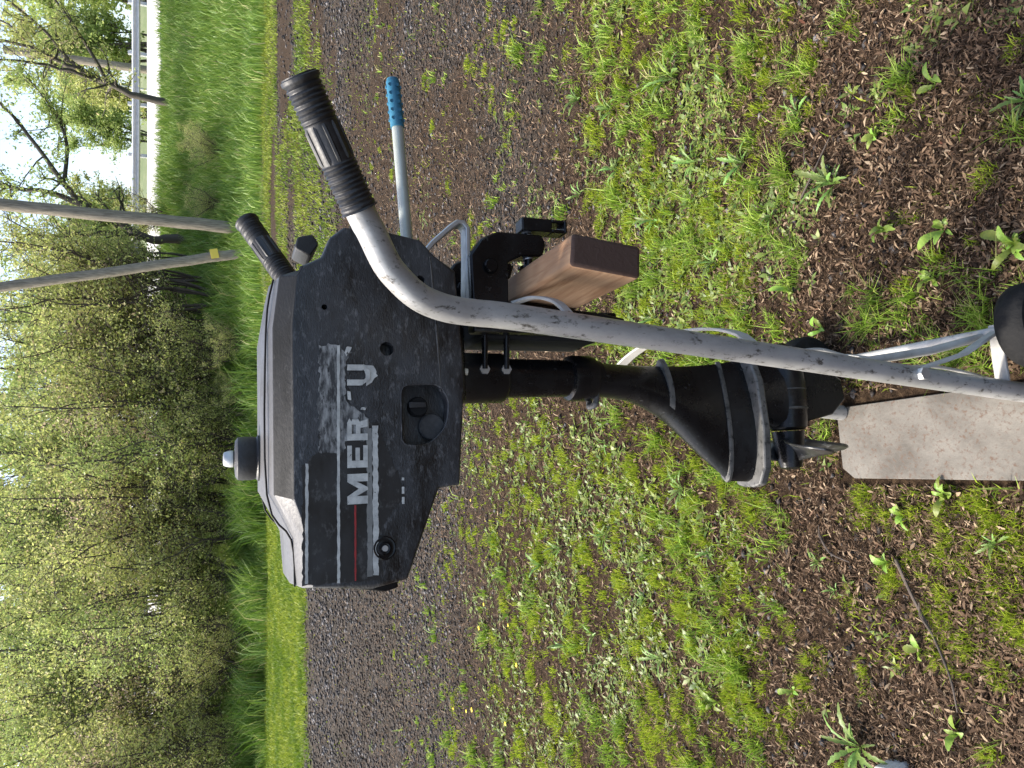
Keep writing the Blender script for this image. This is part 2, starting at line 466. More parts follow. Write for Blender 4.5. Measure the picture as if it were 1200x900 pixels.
xs = np.sinh(np.linspace(-7.6, 7.6, 340)) * .11
ys = np.concatenate([-np.sinh(np.linspace(6.5, .05, 40)) * .3 + .3, np.linspace(.35, 5, 150), np.geomspace(5.05, 60, 150), np.geomspace(62, 900, 24)])
GX, GY = np.meshgrid(xs, ys, indexing='ij')
GZ = height(GX, GY)
GZ = np.where(GY > 70, GZ + (GY - 70) * .012, GZ)
nx, ny = GX.shape
V = np.stack([GX, GY, GZ], -1).reshape(-1, 3)
I = np.arange(nx * ny).reshape(nx, ny)
F = np.stack([I[:-1, :-1], I[1:, :-1], I[1:, 1:], I[:-1, 1:]], -1).reshape(-1, 4)
gm = mesh_np('ground', V, [F], M['ground'], True)
for nm, fn in (('gravel', gravel_amount), ('grass', grass_amount)):
    a = gm.attributes.new(nm, 'FLOAT', 'POINT')
    a.data.foreach_set('value', np.asarray(fn(V[:, 0], V[:, 1]), np.float32))
ground = tag(link(bpy.data.objects.new('ground', gm)), 'brown leaf-strewn soil running into a gravel drive and grassy banks', None, None, 'structure')

# road on the bank
mb = MB()
rx = np.linspace(-30, 120, 120); rings = []
for x in rx:
    a = 26.25; b = 31.6
    rings.append([(x, a, float(height(x, a)) + .05), (x, b, float(height(x, b)) + .05), (x, b + .05, float(height(x, b)) - .25), (x, a - .05, float(height(x, a)) - .25)])
mb.loft(rings)
road = mb.build('road', M['road'], None, 30)
tag(road, 'pale sunlit road along the top of the grassy bank', None, None, 'structure')

# ------------------------------------------------------------------ ground scatter (numpy)
def scatter(n, y0, y1, spread=.62, power=1.0, margin=.15):
    """points over the ground in front of the motor, denser nearby."""
    q = rng.random(n)
    y = (y0 ** (1 - power) + q * (y1 ** (1 - power) - y0 ** (1 - power))) ** (1 / (1 - power)) if power != 1 else y0 * (y1 / y0) ** q
    x = (rng.random(n) * 2 - 1) * (spread * y + margin)
    return x, y

def blades(name, x, y, h, w, lean, mt, z=None, bend=.5):
    n = len(x)
    if z is None: z = height(x, y)
    a = rng.random(n) * 6.283; b = rng.random(n) * 6.283
    ln = lean * (.3 + rng.random(n)) * h
    side = np.stack([np.cos(b), np.sin(b), np.zeros(n)], -1) * (w / 2)[:, None]
    base = np.stack([x, y, z - .004], -1)
    d = np.stack([np.cos(a) * ln, np.sin(a) * ln, h], -1)
    mid = base + d * np.array([bend * .6, bend * .6, .62])
    tip = base + d
    v = np.stack([base - side, base + side, mid + side * .8, mid - side * .8, tip], 1).reshape(-1, 3)
    o = (np.arange(n) * 5)[:, None]
    q = o + np.array([0, 1, 2, 3]); t = o + np.array([3, 2, 4])
    me = mesh_np(name, v, [q, t], mt)
    return link(bpy.data.objects.new(name, me))

def free(x, y):
    """False where the toe plate lies."""
    c, s_ = math.cos(R(6.984)), math.sin(R(6.984))
    lx = (x + .0385) * c + (y - .9726) * s_; ly = -(x + .0385) * s_ + (y - .9726) * c
    return ~((lx > -.150) & (lx < .035) & (ly > -.23) & (ly < .215))

def keep(x, y, p):
    k = (rng.random(len(x)) < p) & free(x, y)
    return x[k], y[k]

def patch(x, y, sc=3.2, seed=31, soft=.10):
    """1 inside weed patches; the patches take up cover() of the ground."""
    n = fbm(x * sc, y * sc * .85, seed, 3)
    n = (n - .5) * 2.0 + .5
    c = cover(x, y)
    return smooth(-soft, soft, c - n)

# dry leaves and bark
def litter(name, n, y0, y1, lmin, lmax, mt, power):
    x, y = scatter(n, y0, y1, power=power)
    k = (rng.random(n) < (1 - .4 * gravel_amount(x, y)) * (1 - .5 * patch(x, y))) & free(x, y)
    x, y = x[k], y[k]; n = len(x)
    L = (lmin + (lmax - lmin) * rng.random(n) ** 2.2) * np.clip(y / 1.8, .9, 2.2); W = np.minimum(L, .016) * (.07 + .36 * rng.random(n) ** 2.2)
    a = rng.random(n) * 6.283
    tilt = (rng.random(n) - .5) * 1.5
    ca, sa = np.cos(a), np.sin(a)
    ax = np.stack([ca * np.cos(tilt), sa * np.cos(tilt), np.sin(tilt)], -1)
    sd = np.stack([-sa, ca, (rng.random(n) - .5) * 1.0], -1)
    c = np.stack([x, y, height(x, y) + .002 + rng.random(n) * .007 + np.abs(np.sin(tilt)) * L * .35], -1)
    up = np.array([0, 0, 1.0]) * ((rng.random(n) - .3) * L * .3)[:, None]
    hl = ax * (L / 2)[:, None]; hw = sd * (W / 2)[:, None]
    v = np.stack([c - hl - hw * .35, c - hl + hw * .35, c + up + hw, c + up - hw, c + hl + hw * .2, c + hl - hw * .2], 1).reshape(-1, 3)
    o = (np.arange(n) * 6)[:, None]
    me = mesh_np(name, v, [o + np.array([0, 1, 2, 3]), o + np.array([3, 2, 4, 5])], mt)
    return link(bpy.data.objects.new(name, me))

o = litter('leaf_litter', 335000, .72, 8.0, .003, .022, M['litter'], 1.05)
tag(o, 'brown dry leaf bits and bark mulch covering the bare soil', 'leaf litter', None, 'stuff')

# gravel stones
def stones(name, n, y0, y1, s0, s1, power, bare=.04):
    x, y = scatter(n, y0, y1, power=power)
    k = (rng.random(n) < np.clip(gravel_amount(x, y) * (.35 + 1.1 * fbm(x * 2.2, y * 2.2, 55)) + bare, 0, 1)) & free(x, y)
    x, y = x[k], y[k]; n = len(x)
    s = (s0 + (s1 - s0) * rng.random(n) ** 2) * np.clip(y / 4, .8, 2.2)
    oc = np.array([(1, 0, 0), (0, 1, 0), (-1, 0, 0), (0, -1, 0), (0, 0, .75), (0, 0, -.75)], float)
    v = oc[None] * (.6 + .7 * rng.random((n, 6, 1))) + (rng.random((n, 6, 3)) - .5) * .5
    a = rng.random(n) * 6.283; ca, sa = np.cos(a), np.sin(a)
    vx = v[..., 0] * ca[:, None] - v[..., 1] * sa[:, None]; vy = v[..., 0] * sa[:, None] + v[..., 1] * ca[:, None]
    v = np.stack([vx, vy * .8, v[..., 2] * .7], -1) * s[:, None, None]
    v = v + np.stack([x, y, height(x, y) + s * .25], -1)[:, None]
    o = (np.arange(n) * 6)[:, None]
    tri = np.array([(0, 1, 4), (1, 2, 4), (2, 3, 4), (3, 0, 4), (1, 0, 5), (2, 1, 5), (3, 2, 5), (0, 3, 5)])
    f = (o[:, :, None] + tri[None]).reshape(-1, 3)
    me = mesh_np(name, v.reshape(-1, 3), [f], M['stone'])
    return link(bpy.data.objects.new(name, me))
o = stones('gravel', 112000, 1.0, 12.5, .004, .016, 1.0, .06)
tag(o, 'grey crushed gravel of the drive between weeds', 'gravel', None, 'stuff')

# mossy fine cover and grass, growing in dense cushions with bare mulch between
def clumps(name, n, y0, y1, power, r0, r1, dens, h0, h1, w, lean, mt, fn, seed, bend=.5):
    x, y = scatter(n, y0, y1, power=power)
    x, y = keep(x, y, fn(x, y)); n = len(x)
    sc = np.clip(y / 1.6, .75, 3.0)
    r = (r0 + (r1 - r0) * rng.random(n) ** 2.5) * np.clip(y / 1.8, .7, 1.25)
    cnt = np.maximum(3, (r * r * math.pi * dens / sc ** 1.6).astype(int))
    ci = np.repeat(np.arange(n), cnt); N = len(ci)
    rad = np.sqrt(rng.random(N)) * (.75 + .5 * rng.random(N)); an = rng.random(N) * 6.283
    st = (.55 + .9 * rng.random(n)); ph = rng.random(n) * 3.14
    ox = np.cos(an) * rad * r[ci] * st[ci]; oy = np.sin(an) * rad * r[ci] / st[ci]
    c, s_ = np.cos(ph[ci]), np.sin(ph[ci])
    bx = x[ci] + ox * c - oy * s_; by = y[ci] + ox * s_ + oy * c
    hh = (h0 + (h1 - h0) * rng.random(n) ** 1.6)[ci] * (1.1 - .6 * rad ** 2) * (.6 + .6 * rng.random(N))
    ok = free(bx, by) & (hh > .002)
    bx, by, hh = bx[ok], by[ok], hh[ok]
    return blades(name, bx, by, hh, w * (.7 + .6 * rng.random(len(bx))) * np.clip(by / 1.6, .75, 3.0), lean, mt, bend=bend)
def cushion(x, y, seed, k=1.0):
    nz = (fbm(x * 2.6, y * 2.2, seed, 3) - .5) * 2.6 + .5
    return k * smooth(-.12, .16, cover(x, y) - nz)
o = clumps('moss_cover', 6200, .75, 6.5, 1.2, .008, .048, 50000, .010, .034, .0022, .55, M['moss'], lambda x, y: cushion(x, y, 31) * .85 + .03, 1)
tag(o, 'low feathery yellow-green moss and seedlings in cushions', 'ground cover', None, 'stuff')
o = clumps('grass_tufts', 2300, .75, 6.5, 1.25, .010, .045, 26000, .025, .075, .0030, .95, M['grass'], lambda x, y: cushion(x, y, 41) * .7 + .02, 2, .35)
tag(o, 'scattered green grass tufts growing through the mulch', 'grass', None, 'stuff')
x, y = scatter(60000, .75, 11, power=1.1)
x, y = keep(x, y, patch(x, y, 3.4, 31) * .5 + .03)
o = blades('sparse_moss', x, y, .008 + .016 * rng.random(len(x)), .0025 + .0009 * y, .9, M['moss'])
tag(o, 'thin scatter of moss between the weeds and on the gravel', 'ground cover', None, 'stuff')

def leaflets(name, n, y0, y1, power, lmin, lmax, mt, fn):
    x, y = scatter(n, y0, y1, power=power)
    x, y = keep(x, y, fn(x, y)); n = len(x)
    per = 6
    X = np.repeat(x, per); Y = np.repeat(y, per); N = n * per
    a = (np.tile(np.arange(per), n) * 6.283 / per + np.repeat(rng.random(n) * 6.28, per) + rng.random(N) * .6)
    L = (lmin + (lmax - lmin) * rng.random(N)) * np.repeat(.5 + .7 * rng.random(n), per); W = L * (.22 + .2 * rng.random(N))
    el = .15 + rng.random(N) * .8
    d = np.stack([np.cos(a) * np.cos(el), np.sin(a) * np.cos(el), np.sin(el)], -1)
    d2 = np.stack([np.cos(a), np.sin(a), np.sin(el) * .15], -1)
    s = np.stack([-np.sin(a), np.cos(a), (rng.random(N) - .5) * .6], -1) * (W / 2)[:, None]
    c = np.stack([X, Y, height(X, Y)], -1)
    m1 = c + d * (L * .5)[:, None]; tp = m1 + d2 * (L * .5)[:, None]
    v = np.stack([c - s * .2, c + s * .2, m1 + s, m1 - s, tp], 1).reshape(-1, 3)
    o = (np.arange(N) * 5)[:, None]
    me = mesh_np(name, v, [o + np.array([0, 1, 2, 3]), o + np.array([3, 2, 4])], mt)
    return link(bpy.data.objects.new(name, me))
o = leaflets('weed_cover', 20000, .8, 7.5, 1.3, .010, .034, M['weed'], lambda x, y: cushion(x, y, 81) * (.2 + .8 * smooth(.4, .6, fbm(x * 1.9, y * 1.9, 91))) + .004)
tag(o, 'small leafy weeds spreading over the soil in patches', 'weeds', None, 'stuff')

# mown lawn strip and banks
x = -13 + 16 * rng.random(120000); y = 9.6 + 7.6 * rng.random(120000)
k = rng.random(len(x)) < grass_amount(x, y) * (1 - smooth(.3, 2.3, x)); x, y = x[k], y[k]
o = blades('lawn', x, y, (.02 + .06 * rng.random(len(x))) * (.5 + fbm(x * 1.5, y * 1.5, 19)), (.014 + .010 * rng.random(len(x))), .8, M['lawn'])
tag(o, 'bright yellow-green mown lawn strip before the thicket', 'lawn', None, 'stuff')
x = 1.0 + 13 * rng.random(120000); y = 7.2 + 8.6 * rng.random(120000)
k = rng.random(len(x)) < np.clip(smooth(.47, .60, fbm(x * .35 + 3, y * 1.1, 26) + .05 * smooth(9, 13, y)), 0, 1) * smooth(.05, .16, x / y) * .9; x, y = x[k], y[k]
o = blades('verge_grass', x, y, .015 + .05 * rng.random(len(x)), .010 + .007 * rng.random(len(x)), .9, M['lawn'])
tag(o, 'thin yellow-green grass creeping over the drive towards the bank', 'grass', None, 'stuff')
x = -15 + 18 * rng.random(66000); y = 16.2 + 3.5 * rng.random(66000)
k = rng.random(len(x)) < (1 - smooth(.5, 2.5, x)) * (.3 + .7 * smooth(.3, .5, fbm(x * 1.2, y * 1.2, 12))) * smooth(16.4, 17.4, y + (fbm(x * .9, y * .4, 18) - .5) * 2.4); x, y = x[k], y[k]
o = blades('tall_grass', x, y, (.12 + .42 * rng.random(len(x)) ** 1.3) * (.35 + 1.35 * smooth(.3, .7, fbm(x * 1.6, y * 1.6, 16))), .014 + .014 * rng.random(len(x)), .75, M['tall'], bend=.35)
tag(o, 'tall lush grass along the foot of the thicket', 'grass', None, 'stuff')
x = .5 + 18 * rng.random(110000); y = 13.0 + 13 * rng.random(110000)
k = rng.random(len(x)) < smooth(0, 2.0, x) * smooth(13.5, 15.8, y + (fbm(x * .9, y * .9, 14) - .5) * 3) * (.45 + .55 * fbm(x * .8, y * .8, 13)); x, y = x[k], y[k]
o = blades('bank_grass', x, y, (.10 + .30 * rng.random(len(x))) * (.5 + fbm(x * .7, y * .7, 15)), .014 + .012 * rng.random(len(x)), .6, M['tall'], bend=.4)
tag(o, 'long fresh grass on the bank below the road', 'grass', None, 'stuff')

# ------------------------------------------------------------------ hand truck
TR_RZ = R(6.984)
TR_LOC = (-.0385, .9726, 0)           # ground point between the rails; local X: motor's front, local Y: away from the lens
def local_thing(name, z=0.0):
    return empty(name, (TR_LOC[0], TR_LOC[1], z), TR_RZ)

truck = local_thing('hand_truck')
tag(truck, 'dull grey tubular hand truck with curved handles carrying the outboard motor', 'hand truck')

def catmull(pts, per=6):
    P = [Vector(p) for p in pts]; out = []
    for i in range(len(P) - 1):
        p0 = P[max(i - 1, 0)]; p1 = P[i]; p2 = P[i + 1]; p3 = P[min(i + 2, len(P) - 1)]
        for k in range(per):
            t = k / per
            out.append(.5 * ((2 * p1) + (p2 - p0) * t + (2 * p0 - 5 * p1 + 4 * p2 - p3) * t * t + (3 * p1 - p0 - 3 * p2 + p3) * t ** 3))
    out.append(P[-1])
    return out

def rail_path(s):
    pts = [(.001, .19, .012), (.0249, .19, .24), (.05, .19, .475), (.074, .19, .70), (.0949, .19, .898), (.0983, .19, .946), (.1, .195, .978), (.1047, .20, 1.0025),
           (.1119, .207, 1.0226), (.1248, .213, 1.0407), (.1417, .22, 1.0576), (.1713, .232, 1.0756), (.1923, .24, 1.089), (.292, .281, 1.1455)]
    if s > 0:                              # the far handle is bent a little higher and less outward
        k = [0] * 6 + [.15, .3, .45, .6, .75, .9, 1, 1]
        return [Vector((x + .036 * q, y - .028 * q, z + .033 * q)) for (x, y, z), q in zip(pts, k)]
    return [Vector((x, s * y, z)) for x, y, z in pts]
def grip(s):
    a = Vector((.1915, s * .2397, 1.0885)); b = Vector((.3043, s * .285, 1.1525))
    if s > 0:
        a += Vector((.036, -.028, .033)); b += Vector((.036, -.028, .033))
    d = b - a; n = 120; path = []; rad = []
    for i in range(n + 1):
        t = i / n
        path.append(a + d * t)
        r = .0186
        if t < .36 or t > .66:
            q = (t if t < .36 else t - .66) * 30
            r = .0178 + .0010 * math.cos(q * 2 * math.pi * .92)
            if t < .03: r += .0012
            if t > .95: r = .0200
        else:
            r = .0172
        if t > .99: r = .0180
        rad.append(r)
    g = MB().tube(path, rad, 28).build('grip', M['rubber'], truck, 50)
    # long flutes round the middle of the grip
    t = d.normalized(); n1 = t.cross(Vector((0, 0, 1))).normalized(); n2 = t.cross(n1)
    fl = MB()
    for k in range(10):
        an = 2 * math.pi * k / 10
        o = n1 * math.cos(an) * .0162 + n2 * math.sin(an) * .0162
        fl.tube([a + d * .375 + o * .93, a + d * .40 + o, a + d * .62 + o, a + d * .645 + o * .93], .0026, 6)
    fl.build('flutes', M['rubber'], g, 50)
for s in (-1, 1):
    MB().tube(catmull(rail_path(s), 5), .0158, 20).build('rail', M['galv'], truck, 60)
    grip(s)

def rail_x(z): return .001 + z * .1055
# curved cross straps bowing back from the rails
for z, bow in ((.555, .046), (.335, .03)):
    pth = []
    for i in range(21):
        q = i / 20 * 2 - 1
        pth.append((rail_x(z) + .012 + bow * (1 - q * q) ** .7, q * .19, z))
    MB().strap(pth, (0, 0, 1), .020, .004).build('cross_strap', M['strap'], truck, 40, .0008)
pth = catmull([(.098, -.19, .825), (.122, -.165, .832), (.138, -.12, .842), (.142, -.07, .85)], 6)
MB().strap(pth, (0, 0, 1), .012, .004).build('cross_strap', M['strap'], truck, 40, .0008)

# toe plate
pl = MB()
poly = [(-.141, -.215), (-.136, .175), (-.115, .203), (.012, .205), (.020, -.215)]
vs = [(x, y, .004) for x, y in poly] + [(x, y, .010) for x, y in poly]; n = len(poly)
pl.add(vs, [tuple(range(n))[::-1], tuple(range(n, 2 * n))] + [(k, (k + 1) % n, (k + 1) % n + n, k + n) for k in range(n)])
pl.build('toe_plate', M['plate'], truck, 30, .0015)
# axle, wheels and stays
AX, AZ = .100, .067
MB().tube([(AX, -.278, AZ), (AX, .248, AZ)], .008, 14).build('axle', M['strap'], truck, 60)
for s in (-1, 1):
    w = empty('wheel'); w.parent = truck; w.location = (AX, -.252 if s < 0 else .222, AZ); w.scale = (.87, 1, .87)
    ty = [(.046, -.019), (.062, -.023), (.071, -.0215), (.0755, -.015), (.0765, 0), (.0755, .015), (.071, .0215), (.062, .023), (.046, .019)]
    MB().lathe(ty, (0, 0, 0), 'Y', 40).build('tyre', M['tyre'], w, 45)
    MB().lathe([(.012, -.026), (.014, -.020), (.044, -.014), (.048, -.0175), (.048, .0175), (.044, .014), (.014, .020), (.012, .026)], (0, 0, 0), 'Y', 32).build('rim', M['strap'], w, 45)
    MB().lathe([(.005, -.03), (.011, -.03), (.011, .03), (.005, .03)], (0, 0, 0), 'Y', 12).build('hub_nut', M['alu'], w, 40)
    MB().strap([(rail_x(.26) + .006, s * .19, .262), (.062, s * .192, .15), (AX, s * .194, AZ + .004)], (0, 1, 0), .018, .005).build('stay', M['strap'], truck, 40, .001)
    MB().strap([(.012, s * .185, .055), (.05, s * .188, .062), (AX + .012, s * .19, AZ - .002)], (0, 1, 0), .022, .005).build('axle_bracket', M['strap'], truck, 40, .001)
    MB().lathe([(.006, -.006), (.0095, -.006), (.0095, .002), (.006, .006)], (rail_x(.26), s * (.19 + .017), .262), 'Y', 6).build('bolt', M['alu'], truck, 30)
MB().tube(catmull([(.056, -.172, .50), (.067, -.15, .447), (.072, -.15, .398), (.064, -.15, .354), (.050, -.15, .278), (.047, -.15, .227), (.049, -.15, .171), (.040, -.15, .094), (.025, -.15, .019)], 5), .0028, 8).build('tie_cord', M['strap'], truck, 60)
MB().tube([(.047, -.176, .37), (.070, -.17, .193), (.096, -.17, .067)], .0065, 12).build('brace_tube', M['strap'], truck, 60)

# ------------------------------------------------------------------ timber block behind the rails
beam = MB()
BW, BH = .041, .094
sec = [(-.5, -.5), (.5, -.5), (.5, .5), (-.5, .5)]
rings = []
for y in np.linspace(-.236, .235, 12):
    w = BW + random.uniform(-.0006, .0006)
    rings.append([(a * w, y, b * BH + random.uniform(-.0006, .0006)) for a, b in sec])
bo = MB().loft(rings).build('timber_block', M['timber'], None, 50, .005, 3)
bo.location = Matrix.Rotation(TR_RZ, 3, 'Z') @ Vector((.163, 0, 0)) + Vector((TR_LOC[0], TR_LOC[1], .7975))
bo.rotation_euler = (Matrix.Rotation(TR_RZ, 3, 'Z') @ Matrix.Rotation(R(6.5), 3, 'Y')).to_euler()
tag(bo, 'short brown timber block clamped behind the hand truck rails', 'timber')

# ------------------------------------------------------------------ outboard motor
motor = local_thing('outboard_motor')
tag(motor, 'weathered black outboard motor clamped to the timber block', 'outboard motor')

front = [(.166, 1.135), (.178, 1.112), (.203, 1.102), (.217, 1.085), (.215, 1.03), (.208, .990), (.190, .974)]
under = [(.172, .945), (.03, .937), (.006, .940), (-.10, .949), (-.103, .976), (-.208, 1.018), (-.215, 1.06)]
topA = [(-.205, 1.128), (-.157, 1.130), (-.106, 1.147), (.094, 1.147), (.152, 1.141)]
topB = [(-.207, 1.137), (-.153, 1.140), (-.100, 1.166), (.094, 1.166), (.157, 1.158)]
topC = [(-.206, 1.147), (-.150, 1.151), (-.097, 1.178), (.094, 1.178), (.155, 1.168)]
def inset(pts, k):
    cx, cz = 0, 1.05
    return [(cx + (x - cx) * k, cz + (z - cz) * k) for x, z in pts]
def ring(top, y, k=1.0, kb=1.0):
    return [(x, y, z) for x, z in top + inset(front, k) + inset(under, kb)]
rings = [ring(inset(topA, .995), -.1125, .985, .97), ring(topA, -.109, .997, .99), ring(topB, -.090, 1), ring(topC, -.05), ring(topC, .05), ring(topB, .090),
         ring(topA, .109, .997, .99), ring(inset(topA, .995), .1125, .985, .97)]
cowl_tmp = MB().loft(rings).build('cowl', M['cowl'], None, 30)
# cut the moulded openings out of the cowl
def round_poly(pts, r=.006, seg=3):
    out = []; n = len(pts)
    for i in range(n):
        p = Vector(pts[i]); a = (Vector(pts[i - 1]) - p); b = (Vector(pts[(i + 1) % n]) - p)
        ra = min(r, a.length * .4); rb = min(r, b.length * .4)
        s = p + a.normalized() * ra; e = p + b.normalized() * rb
        for k in range(seg + 1):
            t = k / seg
            out.append(tuple((1 - t) ** 2 * s + 2 * t * (1 - t) * p + t * t * e))
    return out
def D(px, py):                         # flat side of the cowl: (down, back) millimetre grid of the side print -> local X, Z
    return (-.114 + (590 - py) * .000993, 1.103 - (px - 392) * .00105 - (680 - py) * .000016)
recess = round_poly([D(467, 525), D(467, 451), D(512, 449), D(525, 470), D(521, 503), D(500, 525)], .012, 4)
cut = MB()
cut.prism(recess, -.14, -.090)
for px, py, r in ((492, 318, .0055), (381, 358, .0035), (451, 407, .0085)):
    cx, cz = D(px, py)
    cut.prism([(cx + r * math.cos(a), cz + r * math.sin(a)) for a in [2 * math.pi * k / 16 for k in range(16)]], -.14, -.09)
cut_o = cut.build('cutter', M['hole'], None, 0)
bmod = cowl_tmp.modifiers.new('bev', 'BEVEL'); bmod.width = .005; bmod.segments = 3; bmod.limit_method = 'ANGLE'; bmod.angle_limit = R(28)
bo2 = cowl_tmp.modifiers.new('bool', 'BOOLEAN'); bo2.object = cut_o; bo2.operation = 'DIFFERENCE'; bo2.solver = 'EXACT'
dg = bpy.context.evaluated_depsgraph_get()
cm = bpy.data.meshes.new_from_object(cowl_tmp.evaluated_get(dg))
cm.shade_smooth(); cm.set_sharp_from_angle(angle=R(32))
cm.materials.clear(); cm.materials.append(M['cowl']); cm.materials.append(M['chamfer']); cm.materials.append(M['lid'])
for p in cm.polygons:
    c = p.center; nn = p.normal
    p.material_index = 0
    if c.z > 1.125 and nn.z > .35 and abs(c.y) > .0865 and c.x > -.12: p.material_index = 1
    elif c.z > 1.125 and nn.z > .35: p.material_index = 2
bpy.data.objects.remove(cowl_tmp); bpy.data.objects.remove(cut_o)
cowl = link(bpy.data.objects.new('cowl', cm), motor)
# lid seam
def seam(s):
    p = [(x, s * .072, z + .0005) for x, z in [(b[0], (b[1] + c[1]) / 2 + .0005) for b, c in zip(topB, topC)]]
    MB().tube(catmull(p, 4), .0012, 6).build('lid_seam', M['hole'], cowl, 60)
seam(-1); seam(1)
MB().tube([(.016, -.1112, .9705), (.10, -.1125, .974), (.186, -.1118, .979)], .0014, 6).build('pan_seam', M['worn'], cowl, 60)
# recess lining, choke knob, side bolt
cx, cz = D(496, 487)
MB().tube([(x, -.1112, z) for x, z in recess + recess[:1]], .0016, 6).build('recess_rim', M['cowl'], motor, 60)
MB().lathe([(.005, -.103), (.011, -.103), (.0125, -.098), (.0125, -.092), (.012, -.089)], (cx + .010, 0, cz + .006), 'Y', 20).build('choke_knob', M['hole'], motor, 40)
MB().box((cx + .012, -.1045, cz + .008), (.007, .004, .022)).build('choke_lever', M['rubber'], motor, 30, .001)
cx, cz = D(507, 508)
MB().lathe([(.004, -.0985), (.008, -.0990), (.015, -.0990), (.0165, -.0975), (.0165, -.0895)], (cx + .006, 0, cz + .000), 'Y', 28).build('recess_boss', M['dust'], motor, 40)
cx, cz = D(446, 644)
MB().lathe([(.004, -.1165), (.006, -.1175), (.0075, -.1150), (.0105, -.1142), (.0125, -.1150), (.0140, -.1135), (.0142, -.111)], (cx, 0, cz), 'Y', 24).build('side_bolt', M['black'], motor, 40)
MB().lathe([(.0015, -.1182), (.0035, -.1182), (.0037, -.116)], (cx, 0, cz), 'Y', 12).build('bolt_head', M['alu'], motor, 40)

# side print: film, glue residue, stripes and letters, thin sheets on the flat side
def sheet(name, pts, y, mt, parent=cowl):
    m2 = MB(); vs = [(x, y, z) for x, z in pts] + [(x, y + .0004, z) for x, z in pts]; n = len(pts)
    m2.add(vs, [tuple(range(n)), tuple(range(2 * n - 1, n - 1, -1))] + [(k, k + n, (k + 1) % n + n, (k + 1) % n) for k in range(n)])
    return m2.build(name, mt, parent, 0)
def ragged(pts, amp=.0016, step=.004, seed=1):
    rr = random.Random(seed); out = []
    n = len(pts)
    for i in range(n):
        a = Vector(pts[i]); b = Vector(pts[(i + 1) % n]); k = max(1, int((b - a).length / step))
        for j in range(k):
            p = a.lerp(b, j / k)
            out.append((p.x + rr.uniform(-amp, amp), p.y + rr.uniform(-amp, amp)))
    return out
SY = -.1131
film = sheet('decal_film', ragged([D(358, 678), D(358, 545), D(374, 530), D(376, 500), D(400, 498), D(440, 496), D(446, 520), D(463, 560), D(470, 585), D(455, 600), D(440, 625), D(444, 680)], .0012, .005, 3), SY, M['film'])
sheet('decal_residue', ragged([D(376, 530), D(374, 470), D(376, 405), D(386, 402), D(396, 404), D(404, 412), D(410, 412), D(404, 425), D(404, 470), D(411, 476), D(425, 486), D(430, 492), D(431, 518), D(404, 518), D(402, 530)], .0018, .003, 5), SY - .0006, M['residue'])
def stripe(px0, px1, py0, py1, mt, amp=.0003, seed=1):
    return sheet('stripe', ragged([D(px0, py0), D(px0, py1), D(px1, py1), D(px1, py0)], amp, .004, seed), SY - .0012, mt)
stripe(394.5, 397.5, 679, 404, M['print_white'], .0004, 2)
stripe(361, 364, 676, 542, M['print_white'], .0004, 3)
stripe(413, 415, 678, 592, M['print_red'], .0003, 4)
stripe(427, 433, 675, 503, M['print_grey'], .0006, 5)
stripe(433.5, 439.5, 674, 500, M['print_white'], .0008, 6)
for py0, py1 in ((582, 574), (594, 586), (566, 563)):
    stripe(466, 469, py0, py1, M['print_white'], .0003, 7)
def letter(ch, py0, py1, rects):
    """rects on a 0..1 x 0..1 box, x along the word, y up."""
    m2 = MB()
    for poly in rects:
        pts = []
        for fx, fy in poly:
            pts.append(D(428 - 22.5 * fy, py0 + (py1 - py0) * fx))
        n = len(pts); vs = [(x, SY - .0020, z) for x, z in pts] + [(x, SY - .0012, z) for x, z in pts]
        m2.add(vs, [tuple(range(n)), tuple(range(2 * n - 1, n - 1, -1))] + [(k, k + n, (k + 1) % n + n, (k + 1) % n) for k in range(n)])
    o = m2.build('letter', M['print_white'], cowl, 0); o['label'] = 'worn white letter ' + ch
    return o
letter('M', 591, 556, [[(0, 0), (.26, 0), (.26, 1), (0, 1)], [(.74, 0), (1, 0), (1, 1), (.74, 1)], [(.262, 1), (.262, .55), (.46, 0), (.5, 0), (.5, .45)], [(.738, 1), (.502, .45), (.502, 0), (.54, 0), (.738, .55)]])
letter('E', 549, 523, [[(0, 0), (.32, 0), (.32, 1), (0, 1)], [(.325, 0), (1, 0), (1, .22), (.325, .22)], [(.325, .39), (.9, .39), (.9, .6), (.325, .6)], [(.325, .78), (1, .78), (1, 1), (.325, 1)]])
letter('R', 517, 491, [[(0, 0), (.3, 0), (.3, 1), (0, 1)], [(.305, .78), (.85, .78), (1, .9), (.8, 1), (.305, 1)], [(.305, .36), (.8, .36), (.95, .46), (.95, .58), (.305, .58)], [(.72, .585), (.95, .585), (.95, .775), (.72, .775)], [(.62, 0), (.95, 0), (.86, .355), (.55, .355)]])
letter('C', 484, 458, [[(.55, .80), (.95, .84), (.98, 1), (.60, .97)], [(.1, .10), (.25, .05), (.22, .3), (.12, .34)]])
letter('U', 452, 427, [[(0, .25), (.28, .15), (.28, 1), (0, 1)], [(.72, .15), (1, .2), (1, .98), (.72, 1)], [(.05, .2), (.3, -.12), (.7, -.15), (.97, .15), (.72, .16), (.62, .08), (.38, .08), (.28, .16)]])
sheet('decal_residue', ragged([D(428, 452), D(440, 440), D(436, 428), D(424, 426), D(426, 440)], .0012, .003, 8), SY - .0007, M['print_white'])
sheet('decal_residue', ragged([D(405, 417), D(411, 406), D(406, 404), D(402, 412)], .0012, .003, 9), SY - .0011, M['print_white'])

